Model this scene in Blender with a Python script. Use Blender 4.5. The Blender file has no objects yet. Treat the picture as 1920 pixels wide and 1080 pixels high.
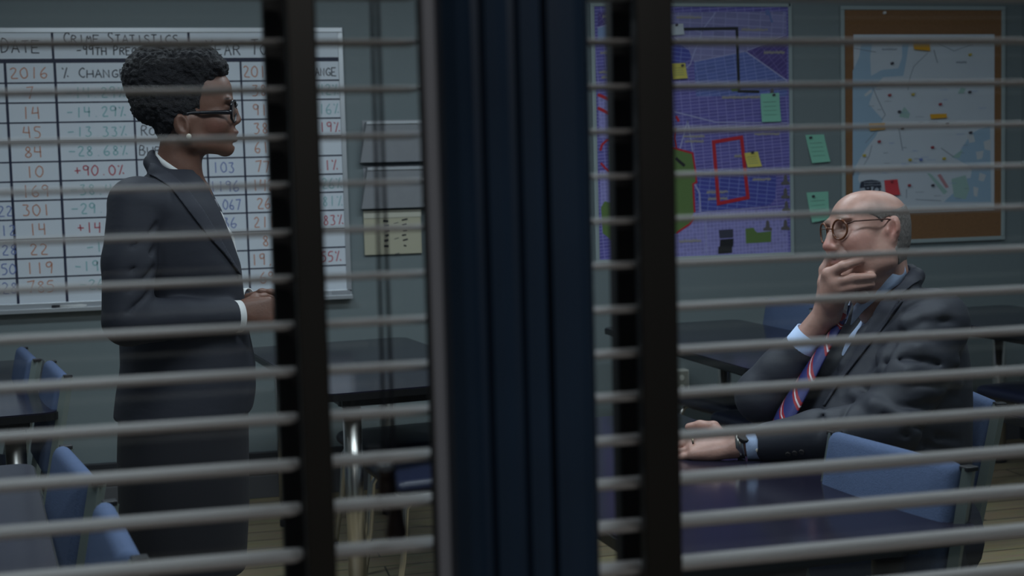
import bpy, bmesh, math, random, re
import numpy as np
from mathutils import Vector, Matrix
from mathutils.bvhtree import BVHTree

scene = bpy.context.scene
COL = scene.collection
random.seed(7); RNG = np.random.RandomState(7)

# ------------------------------------------------------------------ camera
FPX = 2500.0; YAW = math.radians(13.0); PITCH = math.radians(4.55); ROLL = math.radians(1.55); CAMH = 1.40
_f = np.array([math.sin(YAW)*math.cos(PITCH), math.cos(YAW)*math.cos(PITCH), -math.sin(PITCH)])
_r0 = np.array([math.cos(YAW), -math.sin(YAW), 0.0]); _u0 = np.cross(_r0, _f)
_r = math.cos(ROLL)*_r0 - math.sin(ROLL)*_u0
_u = math.sin(ROLL)*_r0 + math.cos(ROLL)*_u0
CAMP = np.array([0, 0, CAMH])
cam_data = bpy.data.cameras.new('camera'); cam = bpy.data.objects.new('camera', cam_data); COL.objects.link(cam)
cam_data.sensor_width = 36.0; cam_data.lens = FPX/1920*36.0
cam_data.clip_start = 0.05; cam_data.clip_end = 60
cam.matrix_world = Matrix(((_r[0], _u[0], -_f[0], CAMP[0]), (_r[1], _u[1], -_f[1], CAMP[1]), (_r[2], _u[2], -_f[2], CAMP[2]), (0, 0, 0, 1)))
cam_data.dof.use_dof = True; cam_data.dof.focus_distance = 3.45; cam_data.dof.aperture_fstop = 4.4
scene.camera = cam

# ------------------------------------------------------------------ world, lamps, exposure
world = bpy.data.worlds.new('world'); scene.world = world; world.use_nodes = True
world.node_tree.nodes['Background'].inputs[0].default_value = (0.55, 0.68, 0.9, 1)
world.node_tree.nodes['Background'].inputs[1].default_value = 0.05
def area(name, loc, sx, sy, watts, col=(1, 1, 1), rot=(0, 0, 0)):
    d = bpy.data.lights.new(name, 'AREA'); d.shape = 'RECTANGLE'; d.size = sx; d.size_y = sy; d.energy = watts; d.color = col
    o = bpy.data.objects.new(name, d); COL.objects.link(o); o.location = loc; o.rotation_euler = rot
    return o
CEIL = 2.75
COOL = (0.80, 0.92, 1.0)
for nm, loc, w in (('ceiling_lamp', (-0.6, 4.0, CEIL-.05), 19), ('ceiling_lamp', (1.2, 4.0, CEIL-.05), 19), ('ceiling_lamp', (3.0, 4.0, CEIL-.05), 8),
                   ('ceiling_lamp', (-0.4, 2.3, CEIL-.05), 13), ('ceiling_lamp', (1.1, 2.3, CEIL-.05), 17), ('ceiling_lamp', (2.6, 2.3, CEIL-.05), 8)):
    area(nm, loc, 1.2, 0.3, w, COOL)
area('corridor_lamp', (0.3, -0.75, CEIL-.05), 1.2, 0.3, 19.0, (1.0, 0.97, 0.93))
scene.view_settings.view_transform = 'Standard'; scene.view_settings.look = 'None'
scene.view_settings.exposure = 0.0; scene.view_settings.gamma = 1.0; scene.view_settings.use_curve_mapping = False

# ------------------------------------------------------------------ pixel rays (1920 x 1080) onto real planes of the room
def ray(x, y): return _f + _r*(x-960)/FPX + _u*(540-y)/FPX
def PY(x, y, Y): d = ray(x, y); return CAMP + d*(Y/d[1])
def PZ(x, y, z): d = ray(x, y); return CAMP + d*((z-CAMH)/d[2])

# ------------------------------------------------------------------ materials
MATS = {}
def mat(name, col, rough=0.6, metal=0.0, spec=0.5, bump=None, var=None, sheen=0.0, coat=0.0):
    """plain principled material; bump=(scale, strength[, stretch]); var=(scale, amount) mixes in a darker tone"""
    if name in MATS: return MATS[name]
    m = bpy.data.materials.new(name); m.use_nodes = True; nt = m.node_tree; b = nt.nodes['Principled BSDF']
    b.inputs['Base Color'].default_value = (*col, 1); b.inputs['Roughness'].default_value = rough; b.inputs['Metallic'].default_value = metal
    b.inputs['Specular IOR Level'].default_value = spec
    if sheen: b.inputs['Sheen Weight'].default_value = sheen
    if coat: b.inputs['Coat Weight'].default_value = coat; b.inputs['Coat Roughness'].default_value = 0.08
    tc = nt.nodes.new('ShaderNodeTexCoord')
    if var:
        n = nt.nodes.new('ShaderNodeTexNoise'); n.inputs['Scale'].default_value = var[0]; n.inputs['Detail'].default_value = 5
        nt.links.new(tc.outputs['Object'], n.inputs['Vector'])
        mx = nt.nodes.new('ShaderNodeMixRGB'); mx.inputs[1].default_value = (*col, 1)
        mx.inputs[2].default_value = (*[c*(1-var[1]) for c in col], 1); nt.links.new(n.outputs['Fac'], mx.inputs[0]); nt.links.new(mx.outputs[0], b.inputs['Base Color'])
    if bump:
        n = nt.nodes.new('ShaderNodeTexNoise'); n.inputs['Scale'].default_value = bump[0]; n.inputs['Detail'].default_value = 4
        mp = nt.nodes.new('ShaderNodeMapping'); mp.inputs['Scale'].default_value = bump[2] if len(bump) > 2 else (1, 1, 1)
        nt.links.new(tc.outputs['Object'], mp.inputs[0]); nt.links.new(mp.outputs[0], n.inputs['Vector'])
        bp = nt.nodes.new('ShaderNodeBump'); bp.inputs['Strength'].default_value = bump[1]; bp.inputs['Distance'].default_value = 0.01
        nt.links.new(n.outputs['Fac'], bp.inputs['Height']); nt.links.new(bp.outputs[0], b.inputs['Normal'])
    MATS[name] = m; return m

WALLC = mat('wall_paint', (0.205, 0.245, 0.258), 0.55, bump=(60, 0.05), var=(1.5, 0.10))
BASEB = mat('baseboard_black', (0.02, 0.022, 0.028), 0.5)
CEILM = mat('ceiling_white', (0.45, 0.46, 0.46), 0.9)
SLAT = mat('slat_vinyl', (0.255, 0.247, 0.243), 0.5, bump=(30, 0.03))
STRIP = mat('dark_bronze', (0.013, 0.012, 0.009), 0.45, bump=(25, 0.05, (1, 1, .1)), var=(14, .4))
JAMB = mat('black_jamb', (0.005, 0.005, 0.006), 0.6)
GREYJ = mat('grey_jamb', (0.235, 0.25, 0.29), 0.5, var=(6, .15))
BLUEP = mat('blue_painted_steel', (0.018, 0.043, 0.088), 0.42, bump=(18, 0.08, (1, 1, .12)), var=(7, .45))
CORDM = mat('cord_dark', (0.035, 0.035, 0.045), 0.8)
TASSEL = mat('tassel_wood', (0.045, 0.022, 0.015), 0.4)
TASSELW = mat('tassel_knot', (0.35, 0.36, 0.38), 0.5)
CHROME = mat('chrome', (0.62, 0.60, 0.57), 0.28, 1.0)
GREYM = mat('grey_metal', (0.22, 0.26, 0.25), 0.4, 0.25)
DARKM = mat('dark_metal', (0.02, 0.02, 0.023), 0.4, 0.3)
FABRIC = mat('blue_fabric', (0.115, 0.160, 0.285), 0.9, spec=.2, bump=(420, 0.25), var=(160, .25))
VINYL = mat('navy_vinyl', (0.011, 0.015, 0.040), 0.45, bump=(40, 0.04))
TABLETOP = mat('table_laminate', (0.018, 0.016, 0.031), 0.15, spec=.2, var=(9, .3))
TEDGE = mat('table_edge_black', (0.008, 0.008, 0.009), 0.35)
WBOARD = mat('whiteboard', (0.82, 0.87, 0.95), 0.30, var=(2.0, .08))
ALU = mat('aluminium', (0.55, 0.57, 0.60), 0.35, 0.5)
NAVYT = mat('navy_tape', (0.012, 0.016, 0.05), 0.6)
BLACKI = mat('black_ink', (0.045, 0.05, 0.07), 0.6)
ORANGEI = mat('orange_ink', (0.62, 0.24, 0.13), 0.6)
TEALI = mat('teal_ink', (0.28, 0.55, 0.58), 0.6)
TEALB = mat('teal_ink_bold', (0.06, 0.42, 0.48), 0.6)
REDI = mat('red_ink', (0.55, 0.04, 0.07), 0.6)
BLUEI = mat('blue_ink', (0.16, 0.22, 0.52), 0.6)
POCKET = mat('grey_pocket', (0.36, 0.37, 0.40), 0.55, var=(20, .15), bump=(60, .1))
CREAM = mat('cream_paper', (0.52, 0.49, 0.37), 0.8)
GREENN = mat('green_paper', (0.27, 0.62, 0.47), 0.85, bump=(20, .1))
YELLOWN = mat('yellow_paper', (0.72, 0.62, 0.14), 0.85)
WHITEN = mat('white_paper', (0.62, 0.66, 0.72), 0.85)
REDN = mat('red_paper', (0.70, 0.06, 0.075), 0.85)
ORANGEN = mat('orange_paper', (0.72, 0.36, 0.02), 0.85)
REDT = mat('red_tape', (0.55, 0.015, 0.03), 0.6)
BLACKT = mat('black_tape', (0.012, 0.012, 0.016), 0.6)
CORK = mat('cork', (0.30, 0.145, 0.06), 0.9, bump=(120, .4), var=(90, .35))
PFRAME = mat('pale_frame', (0.34, 0.40, 0.41), 0.5)
PIN = mat('pin_dark', (0.05, 0.04, 0.06), 0.4)
PINR = mat('pin_red', (0.35, 0.04, 0.06), 0.4)
PINY = mat('pin_yellow', (0.55, 0.42, 0.06), 0.4)
SUIT = mat('suit_wool', (0.021, 0.023, 0.036), 0.75, sheen=.0, bump=(7, .35, (1, 1, 2.2)), var=(3, .25))
SUIT2 = mat('suit_wool_grey', (0.034, 0.037, 0.052), 0.62, sheen=.0, bump=(8, .4, (1, 1, 1.6)), var=(3, .25))
SKIRT = mat('skirt_wool', (0.014, 0.014, 0.020), 0.8, sheen=.0, bump=(5, .25, (2.5, 2.5, .3)))
LAPEL = mat('lapel_wool', (0.025, 0.027, 0.041), 0.75, sheen=.0)
DARKSEAM = mat('seam_shadow', (0.010, 0.010, 0.015), 0.9)
SHIRTW = mat('white_shirt', (0.72, 0.72, 0.72), 0.8)
SHIRTB = mat('light_blue_shirt', (0.56, 0.70, 0.98), 0.8, bump=(300, .1))
HAIRB = mat('black_hair', (0.010, 0.009, 0.012), 0.85, bump=(300, .8))
HAIRG = mat('grey_hair', (0.235, 0.205, 0.19), 0.75, bump=(300, .6, (1, 1, .3)), var=(120, .4))
GFRAME = mat('black_acetate', (0.006, 0.006, 0.010), 0.22)
TORT = mat('tortoise_acetate', (0.22, 0.065, 0.02), 0.28, var=(60, .8))
WIRE = mat('temple_wire', (0.09, 0.04, 0.03), 0.3, 0.5)
PEARL = mat('pearl', (0.85, 0.78, 0.66), 0.22, coat=.6)
GOLD = mat('gold', (0.80, 0.66, 0.46), 0.2, 1.0)
BTN = mat('horn_button', (0.05, 0.045, 0.045), 0.4)
TROUS = mat('trouser_wool', (0.035, 0.038, 0.055), 0.8)
SHOE = mat('shoe_leather', (0.012, 0.011, 0.011), 0.3)
EYEW = mat('eye_white', (0.55, 0.52, 0.50), 0.2)
PLATE = mat('outlet_plate', (0.62, 0.62, 0.56), 0.5)

def nodemat(name):
    m = bpy.data.materials.new(name); m.use_nodes = True; MATS[name] = m
    return m, m.node_tree, m.node_tree.nodes['Principled BSDF']
# thin clear glass
m, nt, b = nodemat('clear_glass'); nt.nodes.remove(b)
tr = nt.nodes.new('ShaderNodeBsdfTransparent'); tr.inputs[0].default_value = (0.97, 0.985, 0.985, 1)
gl = nt.nodes.new('ShaderNodeBsdfGlossy'); gl.inputs['Roughness'].default_value = 0.03
lw = nt.nodes.new('ShaderNodeLayerWeight'); lw.inputs[0].default_value = .5
pw_ = nt.nodes.new('ShaderNodeMath'); pw_.operation = 'POWER'; pw_.inputs[1].default_value = 4.0; nt.links.new(lw.outputs['Facing'], pw_.inputs[0])
fr = nt.nodes.new('ShaderNodeMath'); fr.operation = 'MULTIPLY_ADD'; fr.inputs[1].default_value = .5; fr.inputs[2].default_value = .025; nt.links.new(pw_.outputs[0], fr.inputs[0])
mx = nt.nodes.new('ShaderNodeMixShader'); nt.links.new(fr.outputs[0], mx.inputs[0]); nt.links.new(tr.outputs[0], mx.inputs[1]); nt.links.new(gl.outputs[0], mx.inputs[2])
nt.links.new(mx.outputs[0], nt.nodes['Material Output'].inputs[0])
GLASS = MATS['clear_glass']
# floor planks
m, nt, b = nodemat('floor_planks')
tc = nt.nodes.new('ShaderNodeTexCoord'); br = nt.nodes.new('ShaderNodeTexBrick')
br.inputs['Color1'].default_value = (0.46, 0.37, 0.22, 1); br.inputs['Color2'].default_value = (0.34, 0.27, 0.165, 1); br.inputs['Mortar'].default_value = (0.07, 0.055, 0.035, 1)
br.inputs['Scale'].default_value = 1.0; br.inputs['Mortar Size'].default_value = 0.004; br.inputs['Brick Width'].default_value = 1.2; br.inputs['Row Height'].default_value = 0.13
nz = nt.nodes.new('ShaderNodeTexNoise'); nz.inputs['Scale'].default_value = 6; mp = nt.nodes.new('ShaderNodeMapping'); mp.inputs['Scale'].default_value = (1, 14, 1)
nt.links.new(tc.outputs['Object'], mp.inputs[0]); nt.links.new(mp.outputs[0], nz.inputs['Vector']); nt.links.new(tc.outputs['Object'], br.inputs['Vector'])
mx = nt.nodes.new('ShaderNodeMixRGB'); mx.blend_type = 'MULTIPLY'; mx.inputs[0].default_value = 0.5
nt.links.new(br.outputs['Color'], mx.inputs[1]); nt.links.new(nz.outputs['Color'], mx.inputs[2]); nt.links.new(mx.outputs[0], b.inputs['Base Color']); b.inputs['Roughness'].default_value = 0.42
FLOORM = m
# printed street grid in a chosen tone
def streetmat(name, c1, line, rot, w, h, size=0.05):
    m, nt, b = nodemat(name)
    tc = nt.nodes.new('ShaderNodeTexCoord'); mp = nt.nodes.new('ShaderNodeMapping'); mp.inputs['Rotation'].default_value = (math.radians(90), 0, 0)
    mp2 = nt.nodes.new('ShaderNodeMapping'); mp2.inputs['Rotation'].default_value = (0, 0, math.radians(rot))
    br = nt.nodes.new('ShaderNodeTexBrick'); br.offset = 0.0; br.inputs['Scale'].default_value = 1.0
    br.inputs['Color1'].default_value = (*c1, 1); br.inputs['Color2'].default_value = (*[c*.82 for c in c1], 1); br.inputs['Mortar'].default_value = (*line, 1)
    br.inputs['Brick Width'].default_value = w; br.inputs['Row Height'].default_value = h; br.inputs['Mortar Size'].default_value = size*h; br.inputs['Mortar Smooth'].default_value = .3
    nt.links.new(tc.outputs['Object'], mp.inputs[0]); nt.links.new(mp.outputs[0], mp2.inputs[0]); nt.links.new(mp2.outputs[0], br.inputs['Vector'])
    nt.links.new(br.outputs['Color'], b.inputs['Base Color']); b.inputs['Roughness'].default_value = 0.6
    return m
ST_BASE = streetmat('map_purple', (0.153, 0.130, 0.472), (0.330, 0.307, 0.684), 4, .045, .016, .11)
ST_LAV = streetmat('map_lavender', (0.283, 0.271, 0.555), (0.366, 0.354, 0.637), -3, .06, .03, .08)
ST_DARK = streetmat('map_dark_violet', (0.100, 0.065, 0.295), (0.201, 0.153, 0.425), 38, .05, .02, .08)
ST_BLUE = streetmat('map_mid_blue', (0.142, 0.189, 0.543), (0.260, 0.307, 0.684), 8, .05, .017, .11)
ST_DEEP = streetmat('map_deep_blue', (0.077, 0.088, 0.448), (0.224, 0.260, 0.649), -6, .05, .02, .09)
ST_PALE = streetmat('map_pale', (0.319, 0.295, 0.684), (0.425, 0.401, 0.779), 2, .018, .018, .08)
PARK = mat('map_park_green', (0.13, 0.22, 0.06), 0.6)
MWATER = mat('map_water', (0.26, 0.36, 0.62), 0.6)
MROAD = mat('map_road', (0.42, 0.42, 0.70), 0.6)
MTEXT = mat('map_lettering', (0.42, 0.38, 0.35), 0.7)
MICON = mat('map_icon', (0.13, 0.115, 0.12), 0.7)
PAPER = mat('paper_map', (0.62, 0.67, 0.75), 0.6, var=(5, .10))
PWATER = mat('paper_map_water', (0.35, 0.49, 0.64), 0.6)
PLAND = mat('paper_map_land', (0.60, 0.62, 0.66), 0.6)
PGREEN = mat('paper_map_green', (0.36, 0.52, 0.49), 0.6)
PROAD = mat('paper_map_road', (0.24, 0.27, 0.33), 0.6)
BADGEK = mat('badge_black', (0.03, 0.035, 0.06), 0.5)
# striped tie
m, nt, b = nodemat('striped_tie')
tc = nt.nodes.new('ShaderNodeTexCoord'); sp = nt.nodes.new('ShaderNodeSeparateXYZ'); nt.links.new(tc.outputs['UV'], sp.inputs[0])
a1 = nt.nodes.new('ShaderNodeMath'); a1.operation = 'MULTIPLY_ADD'; a1.inputs[1].default_value = 5.0; nt.links.new(sp.outputs[1], a1.inputs[0])
a0 = nt.nodes.new('ShaderNodeMath'); a0.operation = 'MULTIPLY'; a0.inputs[1].default_value = 2.4; nt.links.new(sp.outputs[0], a0.inputs[0]); nt.links.new(a0.outputs[0], a1.inputs[2])
fr = nt.nodes.new('ShaderNodeMath'); fr.operation = 'FRACT'; nt.links.new(a1.outputs[0], fr.inputs[0])
cr = nt.nodes.new('ShaderNodeValToRGB'); cr.color_ramp.interpolation = 'CONSTANT'
els = cr.color_ramp.elements; els[0].position = 0; els[0].color = (0.025, 0.03, 0.16, 1); els[1].position = .58; els[1].color = (0.33, 0.015, 0.03, 1)
for p_, c_ in ((.72, (0.65, 0.6, 0.66, 1)), (.80, (0.33, 0.015, 0.03, 1)), (.92, (0.025, 0.03, 0.16, 1))):
    e = els.new(p_); e.color = c_
nt.links.new(fr.outputs[0], cr.inputs[0]); nt.links.new(cr.outputs[0], b.inputs['Base Color']); b.inputs['Roughness'].default_value = .5
TIE = m
# skin from a colour attribute
def skinmat(name, rough, sss):
    m, nt, b = nodemat(name)
    at = nt.nodes.new('ShaderNodeAttribute'); at.attribute_name = 'Col'
    tc = nt.nodes.new('ShaderNodeTexCoord'); n = nt.nodes.new('ShaderNodeTexNoise'); n.inputs['Scale'].default_value = 45; n.inputs['Detail'].default_value = 6
    nt.links.new(tc.outputs['Object'], n.inputs['Vector'])
    mx = nt.nodes.new('ShaderNodeMixRGB'); mx.blend_type = 'OVERLAY'; mx.inputs[0].default_value = .25
    nt.links.new(at.outputs['Color'], mx.inputs[1]); nt.links.new(n.outputs['Fac'], mx.inputs[2]); nt.links.new(mx.outputs[0], b.inputs['Base Color'])
    bp = nt.nodes.new('ShaderNodeBump'); bp.inputs['Strength'].default_value = .12; bp.inputs['Distance'].default_value = .004
    n2 = nt.nodes.new('ShaderNodeTexNoise'); n2.inputs['Scale'].default_value = 160; nt.links.new(tc.outputs['Object'], n2.inputs['Vector'])
    nt.links.new(n2.outputs['Fac'], bp.inputs['Height']); nt.links.new(bp.outputs[0], b.inputs['Normal'])
    b.inputs['Roughness'].default_value = rough; b.inputs['Subsurface Weight'].default_value = sss; b.inputs['Subsurface Radius'].default_value = (.012, .005, .003)
    return m
SKINW = skinmat('skin_brown', .48, .08); SKINM = skinmat('skin_fair', .42, .12)

# ------------------------------------------------------------------ object helpers
def props(o, label=None, cat=None, group=None, kind=None):
    if label: o['label'] = label
    if cat: o['category'] = cat
    if group: o['group'] = group
    if kind: o['kind'] = kind
    return o
def thing(name, loc=(0, 0, 0), rotz=0.0, **kw):
    o = bpy.data.objects.new(name, None); o.empty_display_size = .1; COL.objects.link(o); o.location = loc; o.rotation_euler = (0, 0, rotz)
    return props(o, **kw)
WORLD_OF = {}
def mk(name, verts, faces, material, parent=None, smooth=False, world=False, **kw):
    """mesh object; world=True: verts are in world space and the (unrotated) parent chain's location is taken off"""
    me = bpy.data.meshes.new(name)
    v = np.asarray(verts, float)
    if world and parent is not None:
        p = parent
        off = np.zeros(3)
        while p is not None: off += np.array(p.location); p = p.parent
        v = v - off
    me.from_pydata(v.tolist(), [], [list(map(int, f)) for f in faces]); me.update()
    if smooth:
        me.polygons.foreach_set('use_smooth', [True]*len(me.polygons))
    me.materials.append(material)
    o = bpy.data.objects.new(name, me); COL.objects.link(o)
    if parent is not None: o.parent = parent
    return props(o, **kw)
def bm_out(bm):
    bm.verts.index_update(); bm.normal_update()
    v = [tuple(x.co) for x in bm.verts]; f = [[q.index for q in fc.verts] for fc in bm.faces]; bm.free(); return v, f
def join(*parts):
    V = []; Fs = []
    for v, f in parts:
        n = len(V); V += [tuple(x) for x in v]; Fs += [[i+n for i in q] for q in f]
    return V, Fs
def box(x0, x1, y0, y1, z0, z1, bev=0.0, seg=2):
    bm = bmesh.new(); bmesh.ops.create_cube(bm, size=1)
    for v in bm.verts: v.co = Vector(((x0+x1)/2+v.co.x*(x1-x0), (y0+y1)/2+v.co.y*(y1-y0), (z0+z1)/2+v.co.z*(z1-z0)))
    if bev > 0: bmesh.ops.bevel(bm, geom=bm.edges[:], offset=bev, segments=seg, profile=.5, affect='EDGES')
    return bm_out(bm)
def xf(vf, M):
    v, f = vf; return [tuple(M @ Vector(p)) for p in v], f
def tube(pts, r, n=10, caps=True, closed=False, flat=1.0, up=None):
    """tube along a polyline; r scalar or list; flat squashes the second axis"""
    P = [Vector(p) for p in pts]; N = len(P); rr = r if hasattr(r, '__len__') else [r]*N
    V = []; F = []; prev = None
    for i, p in enumerate(P):
        a = P[(i-1) % N] if (i > 0 or closed) else p; c = P[(i+1) % N] if (i < N-1 or closed) else p
        t = (c-a).normalized()
        if up is not None: s = Vector(up).cross(t)
        elif prev is None: s = t.orthogonal()
        else: s = prev - t*prev.dot(t)
        if s.length < 1e-6: s = t.orthogonal()
        s.normalize(); prev = s; q = t.cross(s)
        for k in range(n):
            an = 2*math.pi*k/n; V.append(tuple(p + s*math.cos(an)*rr[i] + q*math.sin(an)*rr[i]*flat))
    for i in range(N if closed else N-1):
        for k in range(n):
            a = i*n+k; b_ = i*n+(k+1) % n; c = ((i+1) % N)*n+(k+1) % n; d = ((i+1) % N)*n+k; F.append((a, b_, c, d))
    if caps and not closed:
        F.append(tuple(range(n-1, -1, -1))); F.append(tuple((N-1)*n+k for k in range(n)))
    return V, F
def prism(poly, z0, z1):
    """extrude a 2-D polygon along z"""
    n = len(poly); V = [(x, y, z0) for x, y in poly]+[(x, y, z1) for x, y in poly]
    F = [tuple(range(n-1, -1, -1)), tuple(range(n, 2*n))]+[(i, (i+1) % n, n+(i+1) % n, n+i) for i in range(n)]
    return V, F
def lathe(prof, n=16, c=(0, 0, 0)):
    V = []; F = []
    for r, z in prof:
        for k in range(n): a = 2*math.pi*k/n; V.append((c[0]+r*math.cos(a), c[1]+r*math.sin(a), c[2]+z))
    for i in range(len(prof)-1):
        for k in range(n): F.append((i*n+k, i*n+(k+1) % n, (i+1)*n+(k+1) % n, (i+1)*n+k))
    F.append(tuple(range(n-1, -1, -1))); F.append(tuple((len(prof)-1)*n+k for k in range(n)))
    return V, F
def rrect(x0, x1, y0, y1, r, seg=5):
    out = []
    for cx, cy, a0 in ((x1-r, y1-r, 0), (x0+r, y1-r, 90), (x0+r, y0+r, 180), (x1-r, y0+r, 270)):
        for i in range(seg+1):
            a = math.radians(a0+90*i/seg); out.append((cx+r*math.cos(a), cy+r*math.sin(a)))
    return out
def copy_tree(root, parent=None):
    c = root.copy(); COL.objects.link(c)
    if parent is not None: c.parent = parent
    for ch in root.children: copy_tree(ch, c)
    return c

WALLY = 6.09
def flat(pts_px, off, th=0.0015):
    """thin solid plate on the back wall: outline in photo pixels, front face 'off' in front of the wall plane"""
    P = [PY(x, y, WALLY-off) for x, y in pts_px]; n = len(P)
    ar = sum(P[i][0]*P[(i+1) % n][2]-P[(i+1) % n][0]*P[i][2] for i in range(n))
    if ar < 0: P = P[::-1]
    V = [tuple(p) for p in P]+[(p[0], WALLY-off+th, p[2]) for p in P]
    F = [tuple(range(n)), tuple(range(2*n-1, n-1, -1))]+[(i, n+i, n+(i+1) % n, (i+1) % n) for i in range(n)]
    return V, F
def line(pts_px, wpx, off, th=0.001, closed=False):
    """flat stripe on the wall following photo pixels"""
    S = 2500.0/6.2
    P = [PY(x, y, WALLY-off) for x, y in pts_px]; return ribbon([(p[0], p[2]) for p in P], wpx/S, WALLY-off, th, closed)
def ribbon(P, w, y, th=0.001, closed=False):
    P = [np.array(p, float) for p in P]; n = len(P); L = []; R = []
    for i in range(n):
        a = P[i-1] if (i > 0 or closed) else None; c = P[(i+1) % n] if (i < n-1 or closed) else None
        d1 = (P[i]-a) if a is not None else (c-P[i]); d2 = (c-P[i]) if c is not None else (P[i]-a)
        d1 = d1/(np.linalg.norm(d1)+1e-9); d2 = d2/(np.linalg.norm(d2)+1e-9)
        t = d1+d2; t = t/(np.linalg.norm(t)+1e-9) if np.linalg.norm(t) > .2 else d1
        nn = np.array([-t[1], t[0]]); m_ = 1/max(.55, abs(nn @ np.array([-d1[1], d1[0]])))
        L.append(P[i]+nn*w/2*m_); R.append(P[i]-nn*w/2*m_)
    V = []; F = []
    for i in range(n): V += [(L[i][0], y, L[i][1]), (R[i][0], y, R[i][1]), (R[i][0], y+th, R[i][1]), (L[i][0], y+th, L[i][1])]
    for i in range(n if closed else n-1):
        j = (i+1) % n
        for k in range(4): F.append((4*i+k, 4*i+(k+1) % 4, 4*j+(k+1) % 4, 4*j+k))
    if not closed: F += [(3, 2, 1, 0), (4*n-4, 4*n-3, 4*n-2, 4*n-1)]
    return V, F

# ------------------------------------------------------------------ handwriting strokes
GL = {'A': '0,0 3,10 6,0;1,4 5,4', 'B': '0,0 0,10 4,9 5,7 3,5 0,5;3,5 6,3 4,0 0,0', 'C': '6,8 4,10 1,8 0,5 1,2 4,0 6,2', 'D': '0,0 0,10 4,9 6,5 4,1 0,0',
 'E': '6,10 0,10 0,0 6,0;0,5 4.5,5', 'F': '6,10 0,10 0,0;0,5 4,5', 'G': '6,8 4,10 1,8 0,5 1,1 4,0 6,2 6,4 3.4,4', 'H': '0,0 0,10;6,0 6,10;0,5 6,5', 'I': '3,0 3,10',
 'L': '0,10 0,0 5,0', 'M': '0,0 1,10 3,4 5,10 6,0', 'N': '0,0 0,10 5,0 5,10', 'O': '3,10 0.6,8 0,5 .6,2 3,0 5.4,2 6,5 5.4,8 3,10', 'P': '0,0 0,10 4,9.6 5.6,7.5 4,5.2 0,4.6',
 'R': '0,0 0,10 4,9.6 5.6,7.6 4,5.4 0,5;2.4,5 6,0', 'S': '5.6,8.6 3,10 .6,8.4 1,6 5,4 5.6,1.6 3,0 .2,1.2', 'T': '0,10 6,10;3,10 3,0', 'U': '0,10 .3,2 3,0 5.7,2 6,10', 'V': '0,10 3,0 6,10', 'Y': '0,10 3,5 6,10;3,5 3,0',
 '0': '3,10 .6,8 0,5 .6,2 3,0 5.4,2 6,5 5.4,8 3,10', '1': '3,10 3,0', '2': '.4,8 2.4,10 5,8.6 4.6,6 0,.3 6,.3', '3': '.4,9.4 5.2,9.6 2.6,6 5.4,4 4.6,1 2,0 .2,1', '4': '.6,10 0,5 5.4,5;4.6,10 4.6,0', '5': '5.4,10 1,10 .6,6 4,6.2 5.6,3.6 4,.4 .4,.3',
 '6': '4,10 1,6 0,2.6 2,0 4.6,.6 5.4,3 3.6,4.6 .6,3.4', '7': '0,9.6 5.6,10 2.4,0', '8': '3,5.2 .8,7.4 3,10 5.2,7.6 3,5.2 .4,2.6 3,0 5.6,2.4 3,5.2', '9': '5,8.6 3.6,10 1.4,9.6 .4,7.8 1.2,5.8 3,5.4 4.6,6.6 5,8.6;5,8.8 4.5,0',
 '%': '.2,9.6 1.4,8.2;1.4,0 4.6,10;4.9,2 6.1,.8', '+': '0,5 6,5;3,8 3,2', '-': '0,4.6 5.4,4.6', '.': '2.6,.2 3.2,.8', ',': '3,.8 2.2,-1.6', ' ': '', "'": '3,10 3,8'}
def write(s, x0, x1, z, h, y, w, tilt=0.0, caps=True, jit=.35):
    """strokes of a string between world x0..x1 on the plane y, baseline z, capital height h"""
    parts = []; adv = (x1-x0)/max(1, len(s)); gw = adv*.74
    start = True
    for i, ch in enumerate(s):
        big = h if (start or not caps or not ch.isalpha()) else h*.76
        start = ch == ' '
        for st in GL.get(ch, '').split(';'):
            if not st: continue
            pts = []
            for q in st.split():
                a, b_ = map(float, q.split(','))
                a += random.uniform(-jit, jit); b_ += random.uniform(-jit, jit)
                xx = x0+i*adv+a/6*gw; pts.append((xx, z+b_/10*big+tilt*(xx-x0)))
            # round off the corners a little
            if len(pts) > 4:
                q = [pts[0]]
                for k in range(len(pts)-1):
                    q += [(pts[k][0]*.75+pts[k+1][0]*.25, pts[k][1]*.75+pts[k+1][1]*.25), (pts[k][0]*.25+pts[k+1][0]*.75, pts[k][1]*.25+pts[k+1][1]*.75)]
                pts = q+[pts[-1]]
            parts.append(ribbon(pts, w, y, .0006))
    return join(*parts)
def scribble(x0, x1, z, h, y, w, n):
    """illegible small lettering: a row of short uneven strokes"""
    parts = []; dx = (x1-x0)/n
    for i in range(n):
        xx = x0+i*dx
        parts.append(ribbon([(xx, z+random.uniform(0, .3)*h), (xx+dx*.35, z+h*random.uniform(.6, 1)), (xx+dx*.7, z+random.uniform(0, .4)*h)], w, y, .0005))
    return join(*parts)

# ------------------------------------------------------------------ the room
WINY = 1.254
XR = 4.10; XL = -2.6
mk('floor', *box(XL, XR+.1, -1.6, WALLY+.1, -.10, 0.0), FLOORM, kind='structure')
mk('ceiling', *box(XL, XR+.1, -1.6, WALLY+.1, CEIL, CEIL+.1), CEILM, kind='structure')
mk('wall_back', *box(XL, XR+.1, WALLY, WALLY+.1, 0, CEIL), WALLC, kind='structure')
mk('wall_right', *box(XR, XR+.1, WINY+.2, WALLY, 0, CEIL), WALLC, kind='structure')
mk('wall_left', *box(XL-.1, XL, -1.6, WALLY+.1, 0, CEIL), WALLC, kind='structure')
mk('baseboard_back', *box(XL, XR, WALLY-.018, WALLY, .105, .21, .004), BASEB, kind='structure')
mk('trim_1', *box(XL, XR, WALLY-.024, WALLY, 0, .105, .003), mat('cove_base_grey', (.10, .10, .11), .6), kind='structure')
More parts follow.
